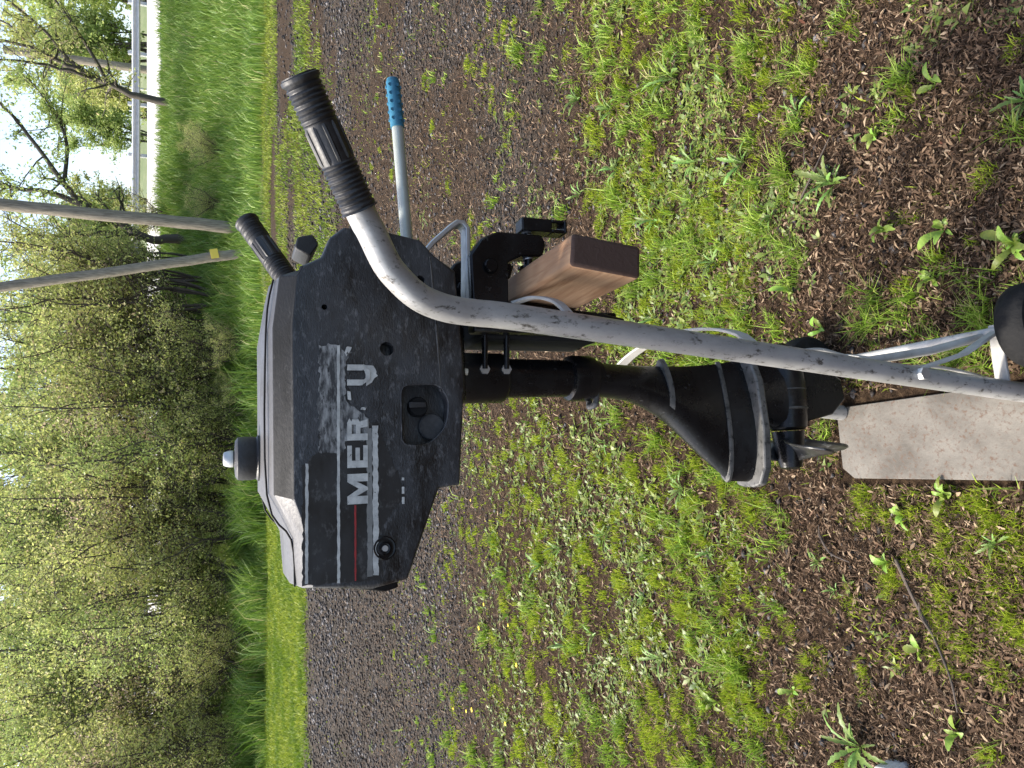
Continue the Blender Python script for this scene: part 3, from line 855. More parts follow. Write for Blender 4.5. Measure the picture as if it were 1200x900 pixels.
# fuel cap with vent screw
MB().lathe([(.026, 1.170), (.0285, 1.1765), (.0285, 1.180), (.026, 1.182), (.0265, 1.184), (.0272, 1.186), (.0272, 1.199), (.0265, 1.2035), (.022, 1.2065), (.0095, 1.2075)], (-.055, 0, 0), 'Z', 36).build('fuel_cap', M['rubber'], motor, 35)
MB().lathe([(.0095, 1.2078), (.0105, 1.209), (.0105, 1.2125), (.0088, 1.2185), (.0075, 1.220), (.003, 1.2205)], (-.055, 0, 0), 'Z', 14).build('vent_screw', M['alu'], motor, 30)
# rear lift lip, front carry loop, starter knob, tiller
MB().prism([(-.213, 1.075), (-.219, 1.07), (-.226, 1.035), (-.222, 1.018), (-.208, 1.022)], -.06, .06).build('lift_lip', M['black'], motor, 30, .002)
lp = [(.19, .985), (.222, .960), (.246, .934), (.2535, .924), (.2535, .916), (.246, .910), (.20, .911), (.14, .914)]
MB().strap([(x, -.05, z) for x, z in lp], (0, 1, 0), .024, .007).build('carry_loop', M['alu'], motor, 40, .0015)
MB().prism(round_poly([(.212, 1.112), (.222, 1.132), (.238, 1.128), (.243, 1.108), (.230, 1.100)], .003, 2), .005, .06).build('starter_handle', M['rubber'], motor, 30, .002)
MB().tube([(.15, 0, .972), (.2, 0, .977), (.2567, 0, .981), (.408, 0, .989)], .0085, 16).build('tiller_arm', M['tiller'], motor, 60)
g = MB()
pa = []; ra = []
for i in range(41):
    t = i / 40; pa.append((.4069 + .0725 * t, 0, .989 + .0054 * t)); ra.append(.0098 if t < .96 else .0085)
g.tube(pa, ra, 20)
tg = g.build('tiller_grip', M['bluegrip'], motor, 50)
nb = MB()
for i in range(5):
    for a in range(6):
        an = a * math.pi / 3 + .3; t = .15 + i * .17
        nb.lathe([(.0028, -.001), (.0022, .0012), (.0008, .0016)], (.4069 + .0725 * t, .0098 * math.cos(an), .989 + .0054 * t + .0098 * math.sin(an)), 'Y' if abs(math.cos(an)) > .6 else 'Z', 8)
nb.build('grip_studs', M['bluegrip'], tg, 50)

# clamp brackets with screws and paddles
def clamp(y):
    poly = [(.10, .912), (.205, .913), (.229, .896), (.240, .872), (.240, .806), (.226, .800), (.209, .806), (.207, .838), (.198, .858), (.142, .860), (.132, .72), (.125, .68), (.10, .69)]
    c = MB().prism(poly, y - .013, y + .013).build('clamp_bracket', M['black'], motor, 30, .003)
    MB().lathe([(.008, -.0005), (.010, .002), (.010, .004), (.004, .006)], (.190, y - .019, .885), 'Y', 18).build('pivot_boss', M['black'], c, 40)
    sp = []
    n = 130
    for i in range(n + 1):
        t = i / n; sp.append((.205 + .052 * t, y + .0068 * math.cos(t * 2 * math.pi * 11), .823 + .0068 * math.sin(t * 2 * math.pi * 11)))
    sc = MB().tube([(.196, y, .823), (.256, y, .823)], .0062, 12).build('clamp_screw', M['black'], motor, 50)
    MB().tube(sp, .0013, 5).build('screw_thread', M['alu'], sc, 60)
    MB().lathe([(.004, 0), (.015, .001), (.015, .004), (.007, .0065)], (.1915, y, .823), 'X', 20).build('clamp_pad', M['black'], sc, 40)
    # paddle with a rectangular hole
    pd = MB()
    pd.box((.2545, y, .812), (.019, .026, .046)); pd.box((.2475, y, .780), (.005, .026, .020)); pd.box((.2615, y, .780), (.005, .026, .020)); pd.box((.2545, y, .768), (.019, .026, .005))
    pd.build('paddle', M['black'], sc, 30, .002)
clamp(-.062); clamp(.062)
MB().box((.118, 0, .80), (.045, .10, .19)).build('swivel_bracket', M['hole'], motor, 30, .008, 3)
MB().box((.132, 0, .69), (.018, .085, .03)).build('tilt_stop', M['black'], motor, 30, .003)
for z in (.885, .853):
    MB().lathe([(.004, -.056), (.0075, -.056), (.0075, -.050), (.004, -.046)], (.055, .018, z), 'Y', 6).build('bolt', M['alu'], motor, 30)
    MB().tube([(.056, -.036, z), (.105, -.046, z + .001)], .0045, 10).build('mount_stud', M['black'], motor, 50)
# white drain elbow under the cowl
MB().tube(catmull([(.062, -.048, .955), (.055, -.048, .945), (.047, -.05, .936)], 4), [.0055] * 4 + [.0065] * 5, 14).build('drain_elbow', M['white'], motor, 50)
MB().lathe([(.009, -.003), (.0105, -.002), (.0105, .002), (.009, .003)], (.053, -.049, .943), 'Z', 18).build('elbow_flange', M['white'], motor, 40)
MB().tube([(.052, -.05, .938), (.049, -.05, .915)], .0045, 10).build('drain_tube', M['white'], motor, 50)

# leg
XC = .047
MB().box((.06, 0, .935), (.11, .13, .03)).build('cowl_pan', M['black'], motor, 30, .010, 3)
MB().lathe([(.034, .92), (.036, .91), (.036, .850), (.034, .846), (.0285, .843), (.0275, .75), (.027, .69)][::-1], (XC, 0, 0), 'Z', 32).build('swivel_tube', M['black'], motor, 35)
MB().lathe([(.027, .70), (.033, .702), (.0345, .708), (.0345, .735), (.033, .741), (.0275, .744)], (XC, 0, 0), 'Z', 32).build('swivel_collar', M['black'], motor, 35)
MB().tube(catmull([(.024, -.012, .70), (.008, -.010, .702), (.004, 0, .706), (.008, .010, .702), (.024, .012, .70)], 4), .005, 8).build('steering_lug', M['worn'], motor, 50)
def foil(xr, xf, hw, z, n=20, dz=0):
    out = []
    L = xf - xr
    for k in range(n):
        a = 2 * math.pi * k / n
        cx = math.cos(a)                           # 1 front, -1 rear
        x = xr + L * (.5 + .5 * cx)
        t = (x - xr) / L
        w = hw * (1.9 * math.sqrt(max(t, 0)) * (1 - t) + .62 * math.sqrt(max(t * (1 - t), 0))) * .95
        out.append((x, w * (1 if math.sin(a) >= 0 else -1) if abs(math.sin(a)) > 1e-6 else 0, z + dz * (1 - t)))
    return out
secs = [(.700, .0205, .072, .029), (.668, .017, .070, .029), (.635, .0115, .068, .028), (.610, .001, .067, .027), (.585, -.0127, .067, .026), (.563, -.030, .067, .025), (.541, -.0507, .067, .024), (.515, -.075, .068, .022), (.490, -.097, .070, .020), (.462, -.120, .072, .018)]
MB().loft([foil(b, c, d, a) for a, b, c, d in secs][::-1]).build('drive_leg', M['black'], motor, 45)
MB().loft([foil(-.0155, .078, .0272, .580), foil(-.022, .080, .0276, .571)]).build('leg_seam', M['worn'], motor, 40)
MB().loft([foil(-.117, .075, .0208, .470), foil(-.121, .076, .0216, .467), foil(-.121, .076, .0200, .462)]).build('leg_flange', M['worn'], motor, 40)
MB().loft([foil(-.119, .073, .018, .4615), foil(-.122, .078, .030, .424)]).build('leg_foot', M['black'], motor, 45)
pp = [(-.131, -.012), (-.127, -.028), (-.10, -.042), (-.04, -.047), (.04, -.040), (.085, -.022), (.10, 0)]
pp = pp + [(x, -y) for x, y in pp[-2::-1]]
n = len(pp)
MB().add([(x, y, .409) for x, y in pp] + [(x, y, .424) for x, y in pp], [tuple(range(n))[::-1], tuple(range(n, 2 * n))] + [(k, (k + 1) % n, (k + 1) % n + n, k + n) for k in range(n)]).build('ventilation_plate', M['worn'], motor, 40, .003)
MB().loft([foil(-.030, .080, .022, .41), foil(-.034, .082, .024, .385), foil(-.037, .088, .034, .355)][::-1]).build('gearcase_neck', M['black'], motor, 45)
MB().lathe([(.026, -.040), (.031, -.036), (.0335, -.02), (.035, .01), (.035, .04), (.031, .07), (.021, .095), (.008, .108)], (0, 0, .333), 'X', 32).build('gearcase', M['black'], motor, 40)
MB().lathe([(.0345, -.002), (.0362, 0), (.0345, .002)], (-.004, 0, .333), 'X', 32).build('gearcase_seam', M['worn'], motor, 40)
MB().lathe([(.034, -.002), (.0358, 0), (.034, .002)], (.028, 0, .333), 'X', 32).build('gearcase_seam', M['worn'], motor, 40)
sk = [(-.03, .31), (.095, .315), (.075, .25), (.045, .208), (.012, .203), (-.015, .235)]
MB().prism(sk, -.006, .006).build('skeg', M['black'], motor, 30, .003)
# propeller
prop = empty('propeller'); prop.parent = motor; prop.location = (-.042, 0, .333)
MB().lathe([(.010, -.064), (.018, -.060), (.0215, -.045), (.025, -.02), (.027, .0)], (0, 0, 0), 'X', 28).build('hub', M['black'], prop, 40)
def blade(ang):
    nu, nv = 12, 8; vs = []; fs = []
    for i in range(nu + 1):
        r = .020 + .122 * i / nu
        ch = .058 * (1 - (max(0, i / nu - .45) / .55) ** 2.2) ** .5 * (.75 + .4 * i / nu) + .002
        pit = math.atan2(.028, r)
        for j in range(nv + 1):
            s = (j / nv - .5) * ch
            t = s * math.cos(pit) / max(r, .03)
            x = -.030 + s * math.sin(pit) - .08 * (r - .02) * .35
            a = ang + t
            vs.append((x, r * math.sin(a), r * math.cos(a)))
    for i in range(nu):
        for j in range(nv):
            a = i * (nv + 1) + j; fs.append((a, a + 1, a + nv + 2, a + nv + 1))
    b = MB().add(vs, fs).build('blade', M['prop'], prop, 60)
    so = b.modifiers.new('solid', 'SOLIDIFY'); so.thickness = .0035; so.offset = 0
M['prop'] = mat('propeller_paint', (.015, .015, .016), (.05, .05, .05), 30, .28, .42, metal=.2, c3=(.16, .16, .155), c3_scale=50, c3_lo=.58, c3_hi=.72)
for a in (R(172), R(292), R(52)):
    blade(a)

# ------------------------------------------------------------------ trees
def grow(seed, spines, twig_len, twigs, sub, leaf_n, leaf_size, clump=.16, droop=0.0, leaf_from=.25):
    """spines: list of (points, r0, r1). returns branch MB and leaf arrays."""
    rr = random.Random(seed); nr = np.random.default_rng(seed)
    mb = MB(); tips = []
    def wander(p, d, L, n, amt, up):
        pts = [p]; d = d.normalized()
        for i in range(n):
            d = (d + Vector((rr.gauss(0, amt), rr.gauss(0, amt), rr.gauss(0, amt) + up))).normalized()
            p = p + d * (L / n); pts.append(p)
        return pts
    def radii(r0, r1, n): return [r0 + (r1 - r0) * (i / (n - 1)) for i in range(n)]
    for pts, r0, r1, w in spines:
        pp = catmull(pts, 4)
        pp = [p + Vector((rr.gauss(0, .015), rr.gauss(0, .015), 0)) for p in pp]
        mb.tube(pp, radii(r0, r1, len(pp)), 7, False)
        n = len(pp)
        for k in range(int(twigs * w)):
            f = rr.uniform(.28, 1.0); i = min(int(f * (n - 1)), n - 2)
            base = pp[i].lerp(pp[i + 1], rr.random()); t = (pp[i + 1] - pp[i]).normalized()
            a = rr.uniform(0, 6.283); out = Vector((math.cos(a), math.sin(a), rr.uniform(-.2, .7))).normalized()
            L = twig_len * rr.uniform(.5, 1.25) * (1.25 - .6 * f)
            br = wander(base, t * .35 + out, L, 5, .22, .02 - droop)
            rb = max((r0 + (r1 - r0) * f) * .5, .009)
            mb.tube(br, radii(rb, .006, 6), 4, False)
            tips.append((br, leaf_from))
            for q in range(sub):
                j = rr.randint(1, 4); a = rr.uniform(0, 6.283)
                o2 = Vector((math.cos(a), math.sin(a), rr.uniform(-.3, .6)))
                b2 = wander(br[j], (br[j + 1] - br[j]).normalized() * .6 + o2, L * rr.uniform(.3, .6), 3, .28, .0 - droop)
                mb.tube(b2, radii(rb * .45 if rb * .45 > .004 else .004, .0025, 4), 3, False)
                tips.append((b2, 0))
    # leaves
    segs = []
    for br, f0 in tips:
        for i in range(len(br) - 1):
            if i / (len(br) - 1) >= f0: segs.append((br[i], br[i + 1]))
    A = np.array([tuple(a) for a, b in segs]); B = np.array([tuple(b) for a, b in segs])
    wgt = nr.random(len(segs)) ** 2 + .05                      # some twigs are far leafier than others
    idx = nr.choice(len(segs), leaf_n, p=wgt / wgt.sum())
    c = A[idx] + (B[idx] - A[idx]) * nr.random((leaf_n, 1)) + nr.normal(0, clump, (leaf_n, 3)) * (nr.random((leaf_n, 1)))
    d = nr.normal(0, 1, (leaf_n, 3)); d /= np.linalg.norm(d, axis=1, keepdims=True)
    e = np.cross(d, nr.normal(0, 1, (leaf_n, 3))); e /= np.linalg.norm(e, axis=1, keepdims=True) + 1e-6
    s = leaf_size * (.5 + nr.random((leaf_n, 1)))
    v = np.stack([c - d * s, c + e * s * .5, c + d * s, c - e * s * .5], 1).reshape(-1, 3)
    f = (np.arange(leaf_n) * 4)[:, None] + np.array([0, 1, 2, 3])
    return mb, v, f

def tree_meshes(seed, spines, bark, leaf, **kw):
    mb, v, f = grow(seed, spines, **kw)
    t = bpy.data.meshes.new('trunk'); t.from_pydata(mb.v, [], mb.f); t.shade_smooth(); t.materials.append(bark)
    return t, mesh_np('crown', v, [f], leaf)

def plant_tree(name, meshes, loc, rz, sc, label, cat, group=None):
    r = empty(name, loc, rz); r.scale = (sc, sc, sc)
    tag(r, label, cat, group)
    link(bpy.data.objects.new('trunk', meshes[0]), r); link(bpy.data.objects.new('crown', meshes[1]), r)
    return r

def stems(seed, n, h, spread, r):
    rr = random.Random(seed); out = []
    for i in range(n):
        a = rr.uniform(0, 6.283); s = spread * rr.uniform(.4, 1.1); hh = h * rr.uniform(.65, 1.05)
        b = Vector((math.cos(a) * .15, math.sin(a) * .15, -.15))
        pts = [b]
        for k in range(1, 5):
            f = k / 4
            pts.append(Vector((math.cos(a) * (.15 + s * f ** 1.3) + rr.gauss(0, .12), math.sin(a) * (.15 + s * f ** 1.3) + rr.gauss(0, .12), hh * f)))
        out.append((pts, r * rr.uniform(.7, 1.35), .012, 1))
    return out

def zt(x, y): return float(height(x, y))

kinds = [
    tree_meshes(11, stems(1, 7, 5.4, 1.6, .05), M['bark2'], M['leaf_a'], twig_len=1.3, twigs=22, sub=4, leaf_n=8500, leaf_size=.040, clump=.26),
    tree_meshes(12, stems(2, 6, 6.2, 1.4, .06), M['bark'], M['leaf_b'], twig_len=1.4, twigs=22, sub=4, leaf_n=8500, leaf_size=.042, clump=.26),
    tree_meshes(13, stems(3, 8, 4.6, 1.7, .04), M['bark2'], M['leaf_c'], twig_len=1.2, twigs=22, sub=4, leaf_n=7500, leaf_size=.036, clump=.22),
    tree_meshes(14, stems(4, 7, 5.8, 1.5, .05), M['bark'], M['leaf_a'], twig_len=1.3, twigs=20, sub=4, leaf_n=9000, leaf_size=.042, clump=.22),
    tree_meshes(15, stems(5, 9, 3.0, 1.4, .03), M['bark2'], M['leaf_a'], twig_len=.9, twigs=14, sub=4, leaf_n=7000, leaf_size=.03),
]
names = ['yellow-green', 'fresh green', 'pinkish budding', 'yellow-green', 'low']
labels = ['multi-stemmed young thicket tree with yellow-green leaves',
          'taller fresh green multi-stemmed thicket tree',
          'shrubby thicket tree with pinkish budding leaves',
          'loose yellow-green thicket tree with dark stems',
          'low twiggy bush at the edge of the thicket above the tall grass']
tr = random.Random(5)
spots = []
for i in range(19):                                              # front of the thicket
    x = -12.2 + i * .80 + tr.uniform(-.3, .3); y = 18.8 + tr.uniform(-.3, 1.6)
    spots.append((x, y, [0, 2, 1, 3, 2, 0][i % 6], tr.uniform(.72, .95), 0))
for i in range(12):                                              # second row
    x = -13.5 + i * 1.35 + tr.uniform(-.4, .4); y = 22.9 + tr.uniform(-.6, 1.0)
    spots.append((x, y, [1, 3, 0, 1][i % 4], tr.uniform(.72, .98), 1))
for i in range(11):                                              # third row, filling in behind
    x = -15.5 + i * 1.55 + tr.uniform(-.4, .4); y = 25.0 + tr.uniform(-.5, .5)
    spots.append((x, y, [3, 0, 1, 2][i % 4], tr.uniform(.72, .92), 2))
for i in range(10):                                              # bushes at the edge
    x = -11.0 + i * 1.3 + tr.uniform(-.4, .4); y = 18.2 + tr.uniform(-.2, .6)
    spots.append((x, y, 4, tr.uniform(.55, .9), 0))
spots += [(-9.0, 21.6, 3, .80, 1), (-9.4, 24.2, 1, .9, 2), (-8.4, 23.6, 3, .92, 1), (-9.2, 25.4, 0, .9, 2), (-7.6, 25.6, 1, .85, 2)]
rows = [' rising from the tall grass', ' behind the front stems', ' at the back below the road']
for x, y, k, sc, row in spots:
    plant_tree('thicket_tree' if k < 4 else 'thicket_bush', kinds[k], (x, y, zt(x, y) - .05), tr.uniform(0, 6.28), sc, labels[k] + (rows[row] if k < 4 else ''),
               'tree' if k < 4 else 'bush', ['yellow-green trees in the thicket', 'taller green trees in the thicket', 'pinkish budding trees in the thicket', 'loose trees in the thicket', 'low bushes along the thicket'][k] + ([', front row', ', middle row', ', back row'][row] if k < 4 else ''))

# trees over the road
far_kinds = [
    tree_meshes(21, stems(21, 6, 6.0, 2.0, .07), M['bark'], M['leaf_b'], twig_len=1.6, twigs=18, sub=3, leaf_n=13000, leaf_size=.085, clump=.28),
    tree_meshes(22, stems(22, 5, 6.8, 1.8, .07), M['bark'], M['leaf_a'], twig_len=1.6, twigs=18, sub=3, leaf_n=12000, leaf_size=.08, clump=.28)]
for i, (x, y, k, sc) in enumerate([(3.5, 36, 1, .72), (6.2, 37.5, 0, .62), (8.8, 38.5, 1, .60), (11.2, 37, 0, .60), (13.6, 39, 1, .60), (16.2, 38, 0, .78), (18.4, 39, 0, 1.02), (20.8, 37.5, 1, 1.15), (23.4, 39, 0, 1.2),
                                   (4.5, 42, 0, .95), (8, 43, 0, .72), (14.6, 43.5, 0, .85), (18, 44, 1, 1.2), (22.5, 44, 0, 1.3), (26.5, 42, 1, 1.3), (1.0, 37, 0, .9), (-2.5, 36, 1, 1.0), (-6, 36.5, 0, 1.05), (-10, 37, 1, 1.05), (-14, 36, 0, 1.1), (-4.2, 38, 0, 1.0), (-8, 38, 1, 1.0), (-12, 38.5, 0, 1.05), (-17, 37, 1, 1.1)]):
    plant_tree('roadside_tree', far_kinds[k], (x, y, zt(x, y) - .1), i * 1.7, sc,
               ['soft green tree standing beyond the guardrail', 'pale yellow-green tree standing beyond the guardrail'][k], 'tree', ['green trees beyond the guardrail', 'pale trees beyond the guardrail'][k])

# the dark leaning tree on the bank, limbs forking to the right
def rel(pts, b, dy=0): return [Vector((p[0] - b[0], (p[1] - b[1]) + dy * i, p[2] - b[2])) for i, p in enumerate(pts)]
b0 = (8.55, 24.4, zt(8.55, 24.4) - .1)
sp = [(rel([(8.55, 24.4, b0[2]), (8.62, 24.4, 3.3), (8.78, 24.4, 4.0), (9.15, 24.4, 4.95), (9.35, 24.4, 5.6), (9.7, 24.4, 6.4), (9.8, 24.4, 7.6), (9.9, 24.5, 9.0)], b0, .03), .125, .02, 1.2),
      (rel([(9.05, 24.5, 4.75), (9.5, 24.5, 5.45), (10.1, 24.4, 5.95), (11.0, 24.3, 7.2), (11.5, 24.2, 8.6)], b0, -.05), .07, .018, 1),
      (rel([(9.1, 24.6, 4.9), (9.3, 24.7, 5.7), (9.9, 24.8, 6.4), (10.6, 24.9, 7.3), (10.9, 25, 8.8)], b0, .06), .055, .015, .9),
      (rel([(9.0, 24.5, 4.7), (9.1, 24.2, 5.6), (9.0, 23.9, 6.8), (8.8, 23.8, 8.0)], b0, 0), .06, .015, .6),
      (rel([(8.9, 24.4, 4.4), (9.8, 24.0, 4.9), (10.8, 23.8, 5.6), (11.8, 23.6, 6.6)], b0, 0), .06, .015, .8)]
mm = tree_meshes(31, sp, M['bark'], M['leaf_a'], twig_len=1.1, twigs=18, sub=4, leaf_n=5200, leaf_size=.045, clump=.2)
plant_tree('leaning_tree', mm, b0, 0, 1, 'dark leaning tree on the bank with forking limbs and few leaves', 'tree')
b1 = (4.15, 22.6, zt(4.15, 22.6) - .1)
sp = [(rel([(4.15, 22.6, b1[2]), (4.08, 22.6, 2.6), (4.05, 22.6, 3.2), (4.45, 22.6, 3.9), (4.95, 22.6, 4.85), (6.0, 22.5, 5.6), (7.1, 22.3, 6.4), (7.9, 22.1, 7.4)], b1), .15, .02, 1.3),
      (rel([(4.2, 22.7, 3.6), (4.15, 22.8, 4.4), (4.1, 22.9, 5.2), (3.7, 23, 6.2), (3.4, 23.1, 7.6)], b1), .09, .018, 1),
      (rel([(4.8, 22.6, 4.6), (5.2, 22.9, 5.6), (5.3, 23.1, 6.7), (5.6, 23.2, 8.0)], b1), .09, .02, 1),
      (rel([(5.5, 22.6, 5.2), (6.6, 22.9, 5.2), (7.6, 23.0, 5.6), (8.4, 23.0, 6.3)], b1), .06, .015, 1)]
mm = tree_meshes(32, sp, M['bark'], M['leaf_b'], twig_len=1.2, twigs=20, sub=4, leaf_n=9000, leaf_size=.045, clump=.2)
plant_tree('crooked_tree', mm, b1, 0, 1, 'crooked dark-trunked tree beside the upright utility pole', 'tree')
for i, (x, y, k, sc) in enumerate([(2.6, 20.2, 0, .75), (3.4, 21.5, 3, .70), (1.6, 19.6, 2, .62), (.6, 20.4, 1, .85), (2.0, 23.4, 1, .95), (5.2, 24.6, 4, .55)]):
    plant_tree('bank_shrub', kinds[k], (x, y, zt(x, y) - .05), i * 2.1, sc, ['leafy shrub behind the leaning utility pole', 'leafy shrub behind the leaning utility pole', 'leafy shrub behind the leaning utility pole',
               'leafy shrub behind the leaning utility pole', 'leafy shrub behind the leaning utility pole', 'small bush on the bank below the road'][i], 'shrub', 'shrubs behind the leaning pole' if i < 5 else None)
# yellow-leaved sprigs and a brown dead bush on the bank foot
for i, (x, y, sc) in enumerate([(6.0, 19.4, .26), (5.5, 18.6, .28), (6.4, 20.6, .24), (4.4, 18.8, .3), (1.0, 17.6, .33), (-.2, 17.8, .3)]):
    plant_tree('bank_sprig', kinds[4], (x, y, zt(x, y) - .03), i * 1.3, sc, 'small yellowish sprig standing in the bank grass', 'shrub', 'yellowish sprigs in the bank grass')

# distant wooded hill
hx = np.linspace(-160, 260, 120); hy = np.linspace(120, 330, 60)
HX, HY = np.meshgrid(hx, hy, indexing='ij')
HZ = -6 + smooth(120, 300, HY) * (26 + 16 * fbm(HX * .012, HY * .012, 77)) + 3.0 * fbm(HX * .12, HY * .12, 78)
I = np.arange(HX.size).reshape(HX.shape)
F = np.stack([I[:-1, :-1], I[1:, :-1], I[1:, 1:], I[:-1, 1:]], -1).reshape(-1, 4)
M['hillside'] = mat('hazy_hillside', (.09, .12, .045), (.13, .15, .07), .3, .9, .9, bump=.5, bscale=.6)
hm = mesh_np('hill', np.stack([HX, HY, HZ], -1).reshape(-1, 3), [F], M['hillside'], True)
tag(link(bpy.data.objects.new('hill', hm)), 'wooded hillside far beyond the road', None, None, 'structure')

# ------------------------------------------------------------------ utility poles, guardrail, posts
def pole(name, a, b, r0, r1, label):
    a = Vector(a); b = Vector(b); r = empty(name, a); tag(r, label, 'utility pole')
    n = 24; rr = random.Random(3)
    pts = [(b - a) * (i / n) + Vector((rr.gauss(0, .006), rr.gauss(0, .006), 0)) for i in range(n + 1)]
    MB().tube(pts, [r0 + (r1 - r0) * i / n for i in range(n + 1)], 16).build('shaft', M['pole'], r, 60)
    return r
p1 = pole('utility_pole', (3.51, 17.5, zt(3.51, 17.5) - .3), (3.74, 17.5, 9.2), .14, .11, 'upright weathered grey wooden utility pole below the road')
p2 = pole('utility_pole', (2.95, 17.0, zt(2.95, 17) - .3), (1.15, 17.3, 9.0), .11, .092, 'leaning grey wooden pole with a small yellow tag')
MB().box((2.81 - 2.95, -.115, 1.40 - (zt(2.95, 17) - .3)), (.20, .02, .16), Matrix.Rotation(R(-12), 3, 'Y')).build('tag_plate', M['yellow'], p2, 0, .003)

gr = empty('guardrail', (0, 31.9, 0)); tag(gr, 'galvanised steel guardrail along the far edge of the road', 'guardrail')
prof = [(.0, .15), (-.07, .11), (-.07, .06), (.0, .02), (.0, -.02), (-.07, -.06), (-.07, -.11), (.0, -.15)]
rings = []
for x in np.arange(-14, 62, 2.0):
    z = zt(x, 31.9) + .42
    rings.append([(x, y, z + q) for y, q in prof] + [(x, y + .012, z + q) for y, q in prof[::-1]])
MB().loft(rings).build('rail_beam', M['steel'], gr, 30)
pm = None
for x in np.arange(-13, 60, 2.0):
    z = zt(x, 31.9)
    if pm is None:
        o = MB().box((0, 0, .15), (.12, .14, 1.1)).build('post', M['steel'], gr, 0); pm = o.data
    else:
        o = link(bpy.data.objects.new('post', pm), gr)
    o.location = (x, .09, z)
def post(name, x, y, h, w, mt, label, cat):
    r = empty(name, (x, y, zt(x, y))); tag(r, label, cat)
    MB().tube([(0, 0, -.2), (0, 0, h * .5), (0, 0, h)], w, 10).build('shaft', mt, r, 50)
    MB().lathe([(w * 1.15, h), (w * 1.15, h + .04), (w * .5, h + .07)], (0, 0, 0), 'Z', 10).build('cap', mt, r, 40)
post('utility_pole', 13.2, 34.0, 5.2, .16, M['pole'], 'short grey pole standing behind the guardrail', 'utility pole')
post('marker_post', 12.0, 33.0, 1.35, .05, M['white'], 'thin white marker post behind the guardrail', 'post')

# ------------------------------------------------------------------ big weeds: each a plant with its own leaves
def leaf_mesh(seed, L, W, lobes, arch):
    rr = random.Random(seed); n = 18; vs = []; fs = []
    for i in range(n + 1):
        t = i / n
        w = W * (math.sin(math.pi * min(1, t * .92 + .05)) ** .8) * (.35 + .75 * t)
        if lobes:
            w *= (.48 + .52 * abs(((t * lobes) % 1.0) * 1.0)) if t > .12 else .3
        w = max(w, .0012)
        z = arch * L * (math.sin(t * math.pi * .75)); x = L * t
        sag = -.25 * w
        j = rr.uniform(-.12, .12) * w
        vs += [(x - .25 * w, -w + j, z + .25 * w), (x, 0, z + sag * .3), (x - .25 * w, w + j, z + .25 * w)]
    for i in range(n):
        for k in (0, 1):
            a = i * 3 + k; fs.append((a, a + 1, a + 4, a + 3))
    me = bpy.data.meshes.new('leaf'); me.from_pydata(vs, [], fs); me.shade_smooth()
    return me
def broad_mat(name, c1, c2):
    mt = mat(name, c1, c2, 45, .42, .5, bump=.2, bscale=90)
    nt = mt.node_tree; bs = nt.nodes['Principled BSDF']
    oi = nt.nodes.new('ShaderNodeObjectInfo'); hv = nt.nodes.new('ShaderNodeHueSaturation')   # each leaf its own shade
    src = bs.inputs['Base Color'].links[0].from_socket
    m1 = nt.nodes.new('ShaderNodeMapRange'); m1.inputs[3].default_value = .455; m1.inputs[4].default_value = .515
    m2 = nt.nodes.new('ShaderNodeMapRange'); m2.inputs[3].default_value = .65; m2.inputs[4].default_value = 1.5
    for q in (m1, m2): nt.links.new(oi.outputs['Random'], q.inputs[0])
    nt.links.new(src, hv.inputs['Color']); nt.links.new(m1.outputs[0], hv.inputs['Hue']); nt.links.new(m2.outputs[0], hv.inputs['Value'])
    nt.links.new(hv.outputs[0], bs.inputs['Base Color'])
    trn = nt.nodes.new('ShaderNodeBsdfTranslucent'); trn.inputs['Color'].default_value = (*[min(1, c * 1.3) for c in c2], 1)
    ms = nt.nodes.new('ShaderNodeMixShader'); ms.inputs[0].default_value = .3
    nt.links.new(bs.outputs[0], ms.inputs[1]); nt.links.new(trn.outputs[0], ms.inputs[2])
    nt.links.new(ms.outputs[0], nt.nodes['Material Output'].inputs['Surface'])
    return mt
lm1 = broad_mat('dandelion_leaf_green', (.085, .165, .03), (.14, .235, .05))
lm2 = broad_mat('plantain_leaf_green', (.11, .20, .025), (.18, .28, .04))
LM = []
for s_ in range(4):
    a = leaf_mesh(s_, .10 + .012 * s_, .0125, 6, .22 + .08 * s_); a.materials.append(lm1); LM.append(a)
LB = []
for s_ in range(3):
    a = leaf_mesh(20 + s_, .055 + .012 * s_, .013, 0, .30 + .12 * s_); a.materials.append(lm2); LB.append(a)
def weed(x, y, sc, n, broad, label, group=None):
    r = empty('weed_plant', (x, y, zt(x, y) + .002), tr.uniform(0, 6.28)); tag(r, label, 'weed', group)
    for k in range(n):
        o = link(bpy.data.objects.new('leaf', (LB if broad else LM)[tr.randrange(3)]), r)
        o.rotation_euler = (tr.uniform(-.4, .4), -tr.uniform(.0, .85), k * 2.4 + tr.uniform(-.5, .5))
        q = (sc if broad else sc * .72) * tr.uniform(.5, 1.15); o.scale = (q, q * tr.uniform(.8, 1.35), q)
GL = 'dandelion-like rosette of toothed green leaves among the leaf litter'
GB = 'small broad-leaved seedling among the leaf litter'
weed(.43, 1.19, 1.0, 18, False, 'open dandelion rosette with narrow leaves fanned out on bare mulch')
weed(.23, .80, .62, 14, True, 'broad-leaved weed clump beside the near wheel')
weed(.46, .785, .75, 18, False, 'large dandelion clump with toothed leaves on mulch to the right of the wheel')
weed(-.74, 1.11, 1.15, 18, False, 'large dandelion clump next to the pale concrete chunk')
weed(.02, 1.10, .55, 9, True, 'dark green weed tucked between the toe plate and the rail')
